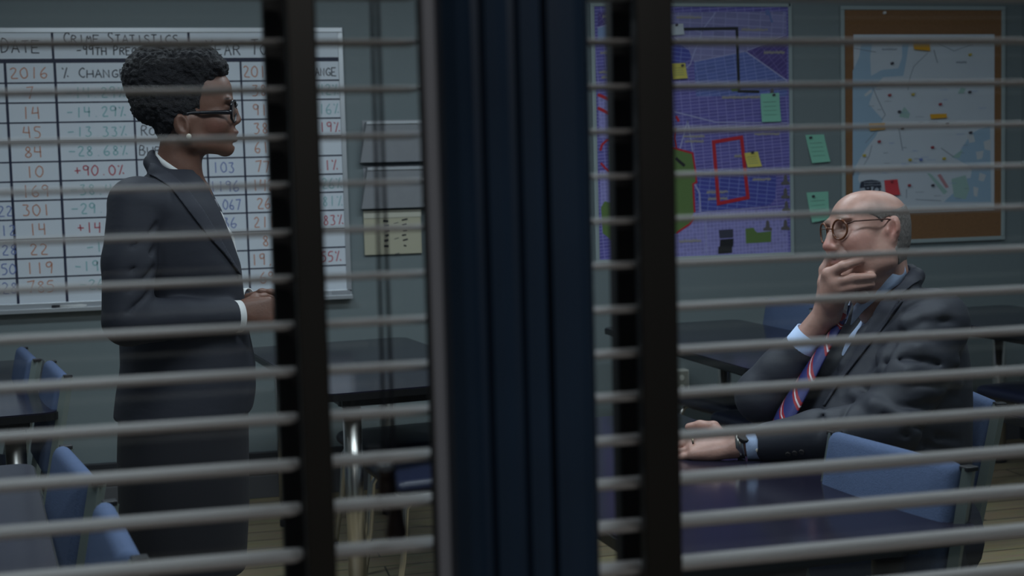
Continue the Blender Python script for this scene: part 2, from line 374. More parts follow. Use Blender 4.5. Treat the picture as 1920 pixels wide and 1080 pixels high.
mk('baseboard_right', *box(XR-.018, XR, WINY+.25, WALLY-.018, 0, .21, .004), BASEB, kind='structure')
WX0, WX1, WZ0, WZ1 = -1.05, 1.75, 0.72, 2.12
V1 = join(box(XL, WX0, WINY+.08, WINY+.2, 0, CEIL), box(WX1, XR, WINY+.08, WINY+.2, 0, CEIL), box(WX0, WX1, WINY+.08, WINY+.2, 0, WZ0), box(WX0, WX1, WINY+.08, WINY+.2, WZ1, CEIL))
mk('wall_front', *V1, WALLC, kind='structure')

# window between corridor and room
win = thing('window_1', (0, 0, 0), kind='structure', label='interior window with blue steel column and dark mullions', cat='window')
mk('window_sill', *box(WX0, WX1, WINY-.07, WINY+.2, WZ0-.03, WZ0, .004), STRIP, win)
mk('window_head', *box(WX0, WX1, WINY-.05, WINY+.2, WZ1, WZ1+.03, .004), STRIP, win)
mk('window_jamb', *box(WX0-.03, WX0, WINY-.05, WINY+.2, WZ0-.03, WZ1+.03, .004), STRIP, win)
mk('window_jamb', *box(WX1, WX1+.03, WINY-.05, WINY+.2, WZ0-.03, WZ1+.03, .004), STRIP, win)
def xat(px, Y): return PY(px, 540, Y)[0]
YS = 1.205
for a, b_, c, d in ((556, 612, 513, 566), (1203, 1272, 1157, 1212)):
    # px at mid height: bronze face strip, then the black jamb behind the slats
    mk('mullion_face', *box(xat(a, YS), xat(b_, YS), YS, YS+.018, WZ0, WZ1, .002), STRIP, win, label='dark bronze mullion strip')
    mk('mullion_jamb', *box(xat(c, 1.292), xat(b_-14, 1.292), 1.292, 1.318, WZ0, WZ1, .002), JAMB, win, label='black jamb behind the slat ends')
# blue steel column: fluted section
YC = 1.15
def fx(px, Y=YC): return PY(px, 540, Y)[0]
prof = [(846, .085), (846, .035), (852, .02), (872, .006), (890, .0), (899, .004), (901, .022), (921, .022), (925, .005), (945, .0), (966, .004), (970, .020), (986, .020), (990, .006), (1008, .002), (1027, .004), (1030, .028), (1037, .028), (1040, .004), (1060, .0), (1090, .002), (1108, .006), (1122, .016), (1131, .03), (1131, .085)]
poly = [(fx(p_), YC+d_) for p_, d_ in prof]
poly += [(fx(1131)-.01, 1.36), (fx(846)+.045, 1.36), (fx(846)+.045, YC+.085)]
mk('steel_column', *prism(poly[::-1], WZ0-.7, CEIL-.02), BLUEP, win, label='fluted dark blue steel column')
mk('column_jamb', *box(xat(807, 1.19), xat(857, 1.19), 1.19, 1.218, WZ0, WZ1, .003), GREYJ, win, label='grey jamb at the left of the blue column')
mk('jamb_gasket', *box(xat(799, 1.20), xat(808, 1.20), 1.196, 1.208, WZ0, WZ1, .001), JAMB, win)
for a, b_ in ((WX0, xat(535, 1.345)), (xat(575, 1.345), xat(846, 1.345)), (xat(1100, 1.345), xat(1185, 1.345)), (xat(1230, 1.345), WX1)):
    mk('glass_pane', *box(a, b_, 1.343, 1.347, WZ0, WZ1), GLASS, win)

# ------------------------------------------------------------------ venetian blinds
PITCHZ = 0.04345; Z0S = 1.400
def slat_mesh(L):
    """crowned slat with rounded ends, length L along x from 0"""
    n = 8; D = .044; V = []; F = []
    xs = [0, .003, .009, L-.009, L-.003, L]; sc = [.55, .85, 1, 1, .85, .55]
    for xx, s in zip(xs, sc):
        for k in range(n+1):
            u = -1+2*k/n; V.append((xx, u*D/2*s, .0028*(1-u*u*s*s)-.0004))
        for k in range(n, -1, -1):
            u = -1+2*k/n; V.append((xx, u*D/2*s, .0028*(1-u*u*s*s)-.0026))
    m_ = 2*(n+1)
    for i in range(len(xs)-1):
        for k in range(m_): F.append((i*m_+k, (i+1)*m_+k, (i+1)*m_+(k+1) % m_, i*m_+(k+1) % m_))
    F.append(tuple(range(m_))); F.append(tuple(range(len(xs)*m_-1, (len(xs)-1)*m_-1, -1)))
    return V, F
def blind(x0, x1, label, ladders, cords=None):
    t = thing('venetian_blind', (x0, WINY, WZ0), label=label, cat='blind', group='venetian blinds in the corridor window')
    L = x1-x0; first = None
    k0 = int(math.ceil((WZ0+.04-Z0S)/PITCHZ)); k1 = int((WZ1-.07-Z0S)/PITCHZ)
    for k in range(k0, k1+1):
        if first is None:
            s = mk('slat', *slat_mesh(L), SLAT, t, smooth=True); first = s
        else:
            s = first.copy(); COL.objects.link(s); s.parent = t
        s.location = (0, 0, Z0S+.0030+k*PITCHZ-WZ0)
        s.rotation_euler = (math.radians(0.6+random.uniform(-.7, .7)), random.uniform(-.0006, .0006), 0)
    mk('head_rail', *box(0, L, -.028, .028, WZ1-.05-WZ0, WZ1-WZ0, .003), SLAT, t)
    mk('bottom_rail', *box(0, L, -.026, .026, .002, .02, .004), SLAT, t)
    for lx in ladders:
        for yy in (-.0262, .0262): mk('ladder_cord', *tube([(lx, yy, .01), (lx, yy, WZ1-.05-WZ0)], .0007, 6), CORDM, t)
    return t
b1 = blind(WX0+.004, xat(549, 1.24), 'wide venetian blind left of the first mullion, in front of the woman', [.25])
b2 = blind(xat(580, 1.25), xat(802, 1.25), 'narrow venetian blind between left mullion and grey jamb, with pull cords', [])
b3 = blind(xat(1090, 1.25), xat(1213, 1.24), 'narrowest venetian blind between blue column and right mullion', [])
b4 = blind(xat(1228, 1.25), WX1-.004, 'wide venetian blind right of the right mullion, in front of the seated man', [.9])
# pull cords with wooden tassels hang behind the narrow blind
o2 = np.array(b2.location)
YCD = 1.30
for nm, (xa, xb), yend in (('pull_cord', (702, 722), 872), ('pull_cord', (707, 741), 938)):
    A = PY(xa, 0, YCD); A[2] = WZ1-.05; B = PY(xb, yend, YCD); A[0] = PY(xa, 0, YCD)[0]
    c_ = mk(nm, *tube([A-o2, B-o2], .0018, 8), CORDM, b2)
    e = B-o2
    if yend < 900: mk('tassel', *lathe([(.002, .0), (.008, -.002), (.009, -.006), (.0065, -.010), (.008, -.016), (.0085, -.026), (.006, -.033), (.003, -.035)], 14, e), TASSELW if 0 else TASSEL, c_)
    else: mk('tassel', *lathe([(.002, .0), (.0065, -.002), (.0075, -.010), (.0095, -.024), (.0115, -.033), (.010, -.037), (.003, -.038)], 14, e), TASSEL, c_)
    if yend < 900: mk('cord_knot', *lathe([(.002, .002), (.0085, .0), (.0090, -.004), (.0075, -.0065), (.002, -.007)], 12, e+np.array([0, -.001, .002])), TASSELW, c_)

# ------------------------------------------------------------------ whiteboard
WBX0, WBX1, WBZ0, WBZ1 = -1.785, 0.652, 0.892, 2.112
wb = thing('whiteboard', ((WBX0+WBX1)/2, WALLY, WBZ0), label='large whiteboard of hand-written crime statistics in a black grid', cat='whiteboard')
def wmk(name, vf, m_, parent, **kw): return mk(name, *vf, m_, parent, world=True, **kw)
wmk('board_panel', box(WBX0, WBX1, WALLY-.014, WALLY-.001, WBZ0, WBZ1, .001), WBOARD, wb)
FW = .022
for bx_ in ((WBX0, WBX1, WBZ1-FW, WBZ1), (WBX0, WBX0+FW, WBZ0+.03, WBZ1-FW), (WBX1-FW, WBX1, WBZ0+.03, WBZ1-FW)):
    wmk('frame_rail', box(bx_[0], bx_[1], WALLY-.020, WALLY-.013, bx_[2], bx_[3], .002), ALU, wb)
wmk('marker_tray', join(box(WBX0, WBX1, WALLY-.055, WALLY-.013, WBZ0, WBZ0+.012, .002), box(WBX0, WBX1, WALLY-.020, WALLY-.013, WBZ0, WBZ0+.04, .002), box(WBX0, WBX1, WALLY-.058, WALLY-.053, WBZ0, WBZ0+.018, .001)), ALU, wb)
wmk('tray_end_cap', box(WBX1-.09, WBX1-.008, WALLY-.0225, WALLY-.019, WBZ0+.018, WBZ0+.036, .001), POCKET, wb)
YB = WALLY-.0146
rows_px = [155.7, 192.8, 229.8, 265.7, 303, 339.3, 374.7, 410, 447.3, 482.7, 518.2]
ROWZ = [PY(110, y_, WALLY)[2] for y_ in rows_px]           # line under header row, then under each data row
HZ0, HZ1 = PY(110, 118.7, WALLY)[2], PY(110, 110.6, WALLY)[2]
XLN = WBX0+.03; XRN = WBX1-.012
wmk('grid_bar', ribbon([(XLN, (HZ0+HZ1)/2), (XRN, (HZ0+HZ1)/2)], HZ1-HZ0, YB), NAVYT, wb)
for z_ in ROWZ: wmk('grid_line', ribbon([(XLN, z_), (XRN, z_)], .0065, YB), NAVYT, wb)
colX = [PY(10, 122, WALLY)[0], PY(103, 122, WALLY)[0], PY(252.5, 226, WALLY)[0], PY(386, 226, WALLY)[0], PY(452, 150, WALLY)[0], PY(540, 150, WALLY)[0]]
for i, x_ in enumerate(colX): wmk('grid_line', ribbon([(x_, HZ0), (x_, WBZ0+.04)], .011 if i in (0, 1) else .0085, YB-.0002), NAVYT, wb)
for px_ in (99, 354): x_ = PY(px_, 80, WALLY)[0]; wmk('grid_line', ribbon([(x_, HZ1), (x_, WBZ1-FW)], .010, YB-.0002), NAVYT, wb)
for dx in (-.28, -.52, -.9): wmk('grid_line', ribbon([(colX[0]+dx, HZ0), (colX[0]+dx, WBZ0+.04)], .009, YB-.0002), NAVYT, wb)
YI = YB-.0009
def wpx(s, x0, y0, x1, hpx, m_, w=.0048, caps=False, yb=None):
    a = PY(x0, y0, WALLY); b_ = PY(x1, y0 if yb is None else yb, WALLY); h = hpx/2500*6.2
    adv = (b_[0]-a[0])/len(s); k = 0
    for wd in s.split(' '):
        wmk('handwriting', write(wd, a[0]+k*adv, a[0]+(k+len(wd))*adv, a[2], h, YI, w, 0, caps), m_, wb); k += len(wd)+1
wpx('DATE', 4, 100, 80, 26, BLACKI, caps=True)
wpx('CRIME STATISTICS', 121, 84, 338, 21, BLACKI, caps=True)
wpx('-99TH PRECINCT', 145, 104, 305, 18, BLACKI, caps=True)
wpx('YEAR TO DATE', 387, 104, 588, 26, BLACKI, caps=True)
def rowmid(i): return (HZ0+ROWZ[0])/2 if i == 0 else ((ROWZ[i-1]+ROWZ[i])/2 if i < len(ROWZ) else ROWZ[-1]-.04)
def cell(s, col, row, m_, w=.0042, h=.044, frac=.5, adv=.034):
    xs = [colX[0]-.28]+colX+[XRN]; x0, x1 = xs[col], xs[col+1]; n = len(s); L = n*adv
    L = min(L, (x1-x0)*.86); cx = x0+(x1-x0)*frac
    ad = L/n
    for tk in re.finditer(r'[A-Z]+|[-+]|[0-9.,]+|%', s):
        wmk('handwriting', write(tk.group(), cx-L/2+tk.start()*ad, cx-L/2+tk.end()*ad, rowmid(row)-h/2, h, YI, w, random.uniform(-.02, .02), True), m_, wb)
for i, s in enumerate(['2016', '7', '14', '45', '84', '10', '169', '301', '14', '22', '119', '785']): cell(s, 1, i, ORANGEI, h=.05 if i else .046, adv=.041)
for i, (s, m_) in enumerate([('% CHANGE', BLACKI), ('-14.29%', TEALI), ('-14.29%', TEALI), ('-13.33%', TEALI), ('-28.68%', TEALI), ('+90.0%', REDI), ('-38.46%', TEALI), ('-29.17%', TEALI), ('+14.2%', REDI), ('-18%', TEALI), ('-19.05%', TEALI), ('-26.1%', TEALI)]):
    cell(s, 2, i, m_, w=.0046, adv=.036, frac=.52)
for i, s in enumerate(['', 'MURDER', 'RAPE', 'ROBBERY', 'BURGLARY', 'PETIT', 'ASSAULT', 'GRAND', 'AUTO', 'SHOTS', 'ARSON', 'TOTAL']):
    if s: cell(s, 3, i, BLACKI, h=.046, adv=.034, frac=.48)
for i, s in enumerate(['', '31', '98', '36', '64', '103', '1196', '1,067', '236', '9', '18', '71']):
    if s: cell(s, 4, i, BLUEI, h=.046, adv=.034, frac=.45)
for i, s in enumerate(['2016', '38', '91', '38', '61', '77', '142', '26', '211', '8', '19,9', '69']): cell(s, 5, i, ORANGEI, h=.05, adv=.036, frac=.40)
for i, (s, m_) in enumerate([('% CHANGE', BLACKI), ('+1.42%', TEALI), ('-7.16%', TEALI), ('+2.19%', REDI), ('', None), ('+3.1%', REDI), ('-1.26%', TEALI), ('-2.81%', TEALI), ('+1.83%', REDI), ('', None), ('+.55%', REDI), ('', None)]):
    if s: cell(s, 6, i, m_, h=.046, adv=.033, frac=.55 if i else .5)
for i, s in enumerate(['2015', '8', '16', '52', '117', '5', '274', '422', '12', '28', '150', '128']): cell(s, 0, i, BLUEI, h=.046, adv=.034, frac=.62 if i < 7 else .93 if len(s) < 3 else .84)
# marker lying in the tray
mp_ = PY(131, 578, WALLY-.04)
mz = WBZ0+.012+.009
mt = thing('marker_pen', (mp_[0], WALLY-.04, mz-.009), label='white marker pen with black cap lying in the whiteboard tray', cat='marker')
mk('cap', *tube([(-.075, 0, .009), (-.073, 0, .009), (-.041, 0, .009), (-.040, 0, .009)], [.006, .009, .009, .0085], 12), BLACKT, mt, smooth=True)
mk('barrel', *tube([(-.040, 0, .009), (.052, 0, .009), (.058, 0, .009), (.07, 0, .009)], [.008, .008, .006, .005], 12), SHIRTW, mt, smooth=True)

# ------------------------------------------------------------------ wall pockets and pad
def pocket(px, label, m_, pad=False):
    (xa, ya), (xb, yb) = px
    a = PY(xa, ya, WALLY-.05); b_ = PY(xb, yb, WALLY-.05); x0, x1, z1, z0 = a[0], b_[0], a[2], b_[2]
    t = thing('wall_pocket' if not pad else 'paper_pad', ((x0+x1)/2, WALLY, z0), label=label, cat='wall file' if not pad else 'note pad', **({'group': 'wall files beside the whiteboard'} if not pad else {}))
    if not pad:
        fl = .018                                           # pocket: back plate, sloping front flared at the foot, sides
        front = [(x0+.012, WALLY-.085, z1), (x1-.004, WALLY-.085, z1), (x1, WALLY-.05, z0), (x0-fl, WALLY-.05, z0), (x0+.012, WALLY-.080, z1), (x1-.004, WALLY-.080, z1), (x1, WALLY-.045, z0), (x0-fl, WALLY-.045, z0)]
        F = [(0, 3, 2, 1), (4, 5, 6, 7), (0, 1, 5, 4), (1, 2, 6, 5), (2, 3, 7, 6), (3, 0, 4, 7)]
        wmk('front_panel', (front, F), m_, t)
        for sx, sx2 in ((x0+.012, x0-fl), (x1-.004, x1)):
            wmk('side_panel', ([(sx, WALLY-.083, z1), (sx, WALLY-.001, z1), (sx2, WALLY-.001, z0), (sx2, WALLY-.047, z0), (sx+.003, WALLY-.083, z1), (sx+.003, WALLY-.001, z1), (sx2+.003, WALLY-.001, z0), (sx2+.003, WALLY-.047, z0)], [(0, 1, 2, 3), (7, 6, 5, 4), (0, 4, 5, 1), (1, 5, 6, 2), (2, 6, 7, 3), (3, 7, 4, 0)]), m_, t)
        wmk('back_plate', box(x0, x1, WALLY-.006, WALLY-.001, z0, z1+.01), m_, t)
        wmk('floor_plate', box(x0-fl, x1, WALLY-.048, WALLY-.001, z0, z0+.004), m_, t)
        wmk('lip', box(x0+.010, x1-.002, WALLY-.089, WALLY-.084, z1-.012, z1+.002, .001), ALU, t)
    else:
        wmk('sheet_stack', box(x0, x1, WALLY-.016, WALLY-.001, z0, z1, .001), m_, t)
        wmk('binding', box(x0, x1+.002, WALLY-.019, WALLY-.0155, z1-.032, z1+.004, .001), mat('pad_binding', (.60, .58, .49), .8), t)
        for cx, n_ in ((.37, 6), (.68, 6)):
            for k in range(n_):
                zz = z1-.045-k*(z1-z0-.06)/n_; xx = x0+(x1-x0)*cx
                wmk('ink_mark', ribbon([(xx+random.uniform(-.008, .0), zz), (xx+random.uniform(.01, .022), zz+random.uniform(-.004, .006))], .010 if cx < .5 else .007, WALLY-.0168), BLACKT, t)
        for k in range(3):
            wmk('ink_mark', ribbon([(x0+(x1-x0)*.52, z1-.06-k*.07), (x0+(x1-x0)*.6, z1-.055-k*.07)], .003, WALLY-.0168), BLACKI, t)
pocket(((681, 229), (800, 302)), 'upper grey wall file pocket right of the whiteboard', POCKET)
pocket(((683, 315), (802, 388)), 'grey wall file pocket just above the cream pad', POCKET)
pocket(((683, 397), (794, 475)), 'cream paper pad with black ink marks below the grey pockets', CREAM, True)

# ------------------------------------------------------------------ purple precinct map
def C8(pts): return [(1120+x/2.16, y/2.16) for x, y in pts]
pm = thing('city_map', (PY(1300, 470, WALLY)[0], WALLY, PY(1300, 478, WALLY)[2]), label='large purple street map with red and black tape routes', cat='map')
M0 = PY(1113, 18, WALLY); M1 = PY(1481, 478, WALLY)
mx0, mx1, mz0, mz1 = M0[0], M1[0], PY(1300, 480, WALLY)[2], PY(1300, 13, WALLY)[2]
wmk('map_sheet', box(mx0, mx1, WALLY-.008, WALLY-.001, mz0, mz1), ST_BASE, pm)
for bx_ in ((mx0-.02, mx1+.012, mz1, mz1+.018), (mx0-.02, mx1+.012, mz0-.018, mz0), (mx0-.02, mx0, mz0, mz1), (mx1, mx1+.018, mz0-.018, mz1+.018)):
    wmk('frame_rail', box(bx_[0], bx_[1], WALLY-.014, WALLY-.001, bx_[2], bx_[3], .002), PFRAME, pm)
for nm, pts, m_, off in (('district', [(100, 52), (765, 46), (768, 135), (600, 208), (392, 250), (368, 200), (310, 150), (100, 150)], ST_LAV, .0090),
        ('district', [(600, 208), (768, 140), (768, 322)], ST_DARK, .0092), ('district', [(392, 252), (600, 208), (768, 325), (768, 390), (400, 390)], ST_BLUE, .0090),
        ('district', [(250, 150), (330, 165), (368, 195), (381, 232), (352, 258), (250, 262)], ST_DEEP, .0095), ('district', [(402, 690), (725, 690), (722, 800), (700, 830), (420, 858), (398, 800)], ST_DEEP, .0090),
        ('district', [(100, 880), (768, 842), (772, 1030), (90, 1060)], ST_PALE, .0090),
        ('district', [(2, 50), (80, 48), (80, 88), (2, 108)], ST_DARK, .0092), ('water', [(2, 112), (80, 92), (80, 150), (60, 165), (2, 172)], MWATER, .0094),
        ('district', [(2, 380), (80, 400), (80, 560), (8, 560)], ST_PALE, .0090), ('district', [(10, 690), (84, 690), (84, 820), (14, 840)], ST_PALE, .0090),
        ('park', [(250, 590), (318, 605), (385, 620), (395, 690), (400, 738), (386, 745), (392, 860), (372, 908), (318, 945), (250, 960)], PARK, .0096),
        ('park', [(15, 840), (30, 815), (60, 822), (80, 815), (120, 830), (120, 1000), (85, 990), (22, 945)], PARK, .0096),
        ('park', [(600, 926), (632, 922), (640, 935), (648, 942), (705, 936), (704, 980), (602, 986)], PARK, .0096),
        ('park', [(540, 357), (580, 352), (575, 368), (545, 370)], PARK, .0096)):
    wmk(nm, flat(C8(pts), off), m_, pm)
for pts, w in (([(480, 50), (430, 115), (388, 225), (376, 262), (352, 280)], 2.2), ([(598, 206), (768, 326)], 2.2), ([(310, 452), (480, 495), (768, 498)], 2.2), ([(366, 488), (335, 602)], 2.6), ([(366, 488), (386, 612)], 2.6),
               ([(395, 745), (414, 782), (418, 860)], 3), ([(436, 870), (442, 1025)], 1.6), ([(392, 250), (600, 208)], 1.6), ([(310, 150), (368, 200)], 1.6), ([(310, 100), (420, 130), (450, 110)], 1.5), ([(0, 112), (80, 92)], 2.4), ([(20, 215), (60, 198), (75, 260), (80, 310)], 2), ([(420, 860), (768, 832)], 1.5), ([(600, 208), (768, 140)], 1.5)):
    wmk('road', line(C8(pts), w, .0104), MROAD, pm)
for x0, x1, y_, n_ in ((318, 420, 78, 9), (580, 688, 128, 9), (672, 756, 220, 10), (502, 656, 402, 16), (634, 736, 550, 11), (346, 432, 560, 8), (352, 428, 580, 7), (440, 526, 785, 8), (446, 524, 812, 7), (626, 700, 734, 8), (328, 418, 984, 9), (552, 585, 640, 4), (10, 55, 222, 4), (5, 50, 300, 5), (15, 50, 320, 4), (20, 60, 75, 4)):
    a = PY(*C8([(x0, y_)])[0], WALLY); b_ = PY(*C8([(x1, y_)])[0], WALLY)
    wmk('place_name', scribble(a[0], b_[0], a[2], .017, WALLY-.0106, .0042, n_*2), MTEXT, pm)
wmk('tape_route', line(C8([(345, 118), (565, 115), (574, 369), (656, 371)]), 5.6, .0112), BLACKT, pm, label='black tape route')
wmk('tape_box', line(C8([(471, 575), (584, 556), (610, 800), (491, 824)]), 7.0, .0112, closed=True), REDT, pm, label='red tape quadrilateral')
for pts, w in (([(250, 590), (318, 602), (386, 620), (397, 690), (402, 738), (388, 745), (394, 860)], 3.6), ([(392, 880), (374, 908), (318, 945)], 3.6), ([(318, 470), (330, 492)], 5), ([(316, 520), (312, 560), (320, 602)], 3),
               ([(2, 383), (80, 415)], 6), ([(2, 437), (80, 474)], 6), ([(78, 566), (40, 568), (20, 585), (12, 610)], 4.2), ([(14, 660), (30, 678), (50, 695)], 4.2)):
    wmk('tape_route', line(C8(pts), w, .0110), REDT, pm)
wmk('tape_piece', line(C8([(316, 640), (354, 672)]), 6, .0112), BLACKT, pm)
wmk('tape_piece', flat(C8([(492, 932), (550, 928), (550, 962), (496, 965)]), .0112), mat('smoke_tape', (.05, .05, .085), .6), pm)
wmk('tape_piece', flat(C8([(498, 970), (552, 966), (550, 998), (546, 1000), (546, 1024), (490, 1028), (490, 1000), (496, 998)]), .0112), BLACKT, pm)
for x_, y_ in ((762, 722), (762, 778), (766, 830), (762, 905), (690, 908), (708, 372)):
    wmk('landmark_icon', flat(C8([(x_-17, y_+26), (x_-17, y_+16), (x_-8, y_+12), (x_-6, y_-10), (x_, y_-18), (x_+6, y_-10), (x_+8, y_+12), (x_+17, y_+16), (x_+17, y_+26)]), .0110), MICON, pm)
wmk('lake', flat(C8([(680, 40), (695, 38), (712, 90), (704, 92), (696, 60), (684, 62)]), .0110), MATS['blue_ink'], pm)

# ------------------------------------------------------------------ sticky notes (each pinned with its own tack)
def note(pts, m_, label, cat='note', pin=None, pm_=PIN, off=.0125, ink=True, group=None):
    c = PY(sum(p[0] for p in pts)/len(pts), max(p[1] for p in pts), WALLY)
    t = thing('sticky_note', (c[0], WALLY, c[2]), label=label, cat=cat, **({'group': group} if group else {}))
    P = [PY(x, y, WALLY-off) for x, y in pts]
    # curling sheet: 4 corners tl,tr,br,bl; lower edge stands off the wall
    n = 6; V = []; F = []
    for side in (0, 1):
        for i in range(n+1):
            for j in range(n+1):
                u = j/n; v = i/n; p = (P[0]*(1-u)+P[1]*u)*(1-v)+(P[3]*(1-u)+P[2]*u)*v
                V.append((p[0], WALLY-off-.012*v*v-(0 if side == 0 else -.0006), p[2]))
    m2 = (n+1)**2
    for i in range(n):
        for j in range(n):
            a = i*(n+1)+j; q = (a, a+n+1, a+n+2, a+1); F.append(q); F.append(tuple(m2+k for k in q[::-1]))
    wmk('sheet', (V, F), m_, t, smooth=True)
    if ink:
        for k in range(4):
            v = .30+.15*k; a = (P[0]*(1-v)+P[3]*v)*.88+(P[1]*(1-v)+P[2]*v)*.12; b_ = (P[0]*(1-v)+P[3]*v)*.2+(P[1]*(1-v)+P[2]*v)*.8
            wmk('ink_line', ribbon([(a[0], a[2]), (b_[0], b_[2])], .0014, WALLY-off-.0138*v*v-.0016, .0004), MATS['map_icon'] if k == 0 else MATS['green_line'] if 'green_line' in MATS else mat('green_line', (.16, .30, .25), .8), t)
    if pin:
        q = PY(*pin, WALLY-off); 
        wmk('push_pin', xf(lathe([(.006, 0), (.006, .002), (.003, .004), (.003, .008), (.006, .010), (.006, .012)], 10), Matrix.Translation((q[0], WALLY-off-.001, q[2])) @ Matrix.Rotation(math.radians(90), 4, 'X')), pm_, t)
    return t
def q4(x0, x1, y0, y1, s=0): return [(x0, y0), (x1, y0-s), (x1+s, y1-s), (x0+s, y1)]
note([(1255, 46), (1281, 44), (1282, 65), (1256, 67)], WHITEN, 'white note at the start of the black tape route', pin=(1268, 47), ink=False)
note([(1258, 119), (1285, 118), (1288, 147), (1259, 149)], YELLOWN, 'yellow note next to the mullion, under the white note', pin=(1279, 123))
note([(1426, 176), (1461, 174), (1463, 228), (1427, 229)], GREENN, 'green note at the end of the black tape route', pin=(1450, 178))
note([(1396, 287), (1421, 284), (1427, 312), (1400, 314)], YELLOWN, 'yellow note beside the red tape quadrilateral', pin=(1410, 286))
note([(1143, 274), (1160, 272), (1162, 326), (1144, 327)], GREENN, 'green note on the map strip left of the right mullion', pin=(1155, 277))
note([(1510, 253), (1545, 252), (1555, 303), (1521, 306)], GREENN, 'upper green note on the wall between map and cork board', pin=(1519, 258), off=.003, group='green notes on the wall')
note([(1512, 361), (1553, 359), (1554, 411), (1521, 417)], GREENN, 'lower green note on the wall beside the bald head', pin=(1524, 368), off=.003, group='green notes on the wall')

# ------------------------------------------------------------------ cork board with paper map
cx0, cx1 = PY(1575, 240, WALLY)[0], PY(1881, 240, WALLY)[0]; cz1, cz0 = PY(1730, 12, WALLY)[2], PY(1880, 449, WALLY)[2]
cb = thing('cork_board', ((cx0+cx1)/2, WALLY, cz0), label='tall cork board in a pale frame at the right of the wall', cat='cork board')
wmk('cork_panel', box(cx0+.01, cx1-.01, WALLY-.012, WALLY-.001, cz0+.01, cz1-.01), CORK, cb)
for bx_ in ((cx0, cx1, cz1-.02, cz1), (cx0, cx1, cz0, cz0+.02), (cx0, cx0+.02, cz0+.02, cz1-.02), (cx1-.02, cx1, cz0+.02, cz1-.02)):
    wmk('frame_rail', box(bx_[0], bx_[1], WALLY-.020, WALLY-.001, bx_[2], bx_[3], .003), PFRAME, cb)
def C5(pts): return [(1500+x/4.5, y/4.5) for x, y in pts]
def C6(pts): return [(1500+x/4.155, 220+y/4.155) for x, y in pts]
p0 = PY(1598, 69, WALLY); p1 = PY(1858, 393, WALLY)
px0, px1, pz1, pz0 = p0[0], p1[0]+.01, PY(1730, 65, WALLY)[2], PY(1780, 396, WALLY)[2]
pp = thing('paper_map', ((px0+px1)/2, WALLY-.012, pz0), label='pale paper map with blue water pinned to the cork board', cat='map')
wmk('sheet', box(px0, px1, WALLY-.0135, WALLY-.0125, pz0, pz1), PAPER, pp)
for nm, pts, m_, off in (('water', C5([(445, 600), (500, 480), (520, 345), (612, 345), (592, 480), (600, 640), (690, 590), (830, 575), (862, 480), (862, 345), (922, 345), (902, 480), (872, 640), (700, 652), (622, 760), (582, 880), (700, 1010), (640, 1150), (560, 1250), (470, 1400), (445, 1500)]), PWATER, .0142),
        ('water', C6([(412, 400), (470, 420), (450, 480), (520, 620), (412, 640)]), PWATER, .0142),
        ('water', C6([(1480, 60), (1488, 660), (1120, 660), (1210, 575), (1180, 500), (1330, 470), (1340, 400), (1230, 330), (1180, 310), (1250, 260), (1330, 130), (1400, 90)]), PWATER, .0142),
        ('island', C6([(1300, 140), (1350, 130), (1365, 190), (1320, 200)]), PLAND, .0146), ('island', C6([(1400, 430), (1450, 450), (1430, 500), (1390, 490)]), PLAND, .0146),
        ('island', C6([(1350, 540), (1390, 550), (1380, 620), (1355, 610)]), PLAND, .0146), ('island', C6([(1430, 190), (1486, 170), (1486, 260), (1440, 250)]), PLAND, .0146), ('island', C6([(1370, 270), (1430, 260), (1420, 320), (1380, 330)]), PLAND, .0146),
        ('park', C6([(1180, 480), (1290, 450), (1320, 560), (1290, 640), (1200, 620)]), PGREEN, .0147), ('park', C6([(985, 430), (1020, 440), (1150, 580), (1120, 600)]), PGREEN, .0147),
        ('park', C6([(1180, 310), (1270, 250), (1240, 320)]), PGREEN, .0147), ('park', C5([(835, 985), (880, 900), (930, 960), (915, 1000)]), PGREEN, .0147), ('park', C5([(1330, 790), (1360, 735), (1400, 745), (1380, 790)]), PGREEN, .0147),
        ('island', C5([(540, 800), (600, 750), (610, 775), (555, 815)]), PLAND, .0146), ('runway', C6([(1070, 450), (1095, 440), (1160, 545), (1135, 550)]), mat('map_pink', (.50, .25, .28), .7), .0148)):
    wmk(nm, flat(pts, off, .0006), m_, pp)
for pts, w in ((C5([(450, 405), (640, 440)]), 1.2), (C5([(600, 690), (640, 800), (720, 970), (690, 1010)]), 1.4), (C5([(1080, 445), (960, 560), (930, 650), (910, 760)]), 1.1), (C5([(1160, 360), (1300, 430), (1460, 370)]), 1.1), (C5([(1130, 420), (1160, 530)]), 1.6),
               (C6([(770, 80), (800, 260)]), 1.4), (C6([(1100, 240), (1200, 310)]), 1.4), (C6([(560, 220), (540, 300), (500, 370)]), 1.1), (C6([(590, 110), (510, 200)]), 1.1), (C6([(830, 560), (830, 630)]), 1.2), (C6([(900, 640), (1100, 650)]), 1.2)):
    wmk('road', line(pts, w, .0149), PROAD, pp)
for x_, y_, w_ in ((745, 420, 130), (1350, 530, 90)):
    a = PY(*C5([(x_-w_/2, y_)])[0], WALLY); b_ = PY(*C5([(x_+w_/2, y_)])[0], WALLY); wmk('place_name', scribble(a[0], b_[0], a[2]-.004, .010, WALLY-.0149, .003, 10), PROAD, pp)
for i in range(46):
    x_ = random.uniform(1625, 1835); y_ = random.uniform(150, 375)
    a = PY(x_, y_, WALLY); wmk('place_name', scribble(a[0], a[0]+random.uniform(.02, .05), a[2], .005, WALLY-.0149, .0016, 5), MATS['map_water'] if i % 2 else PROAD, pp)
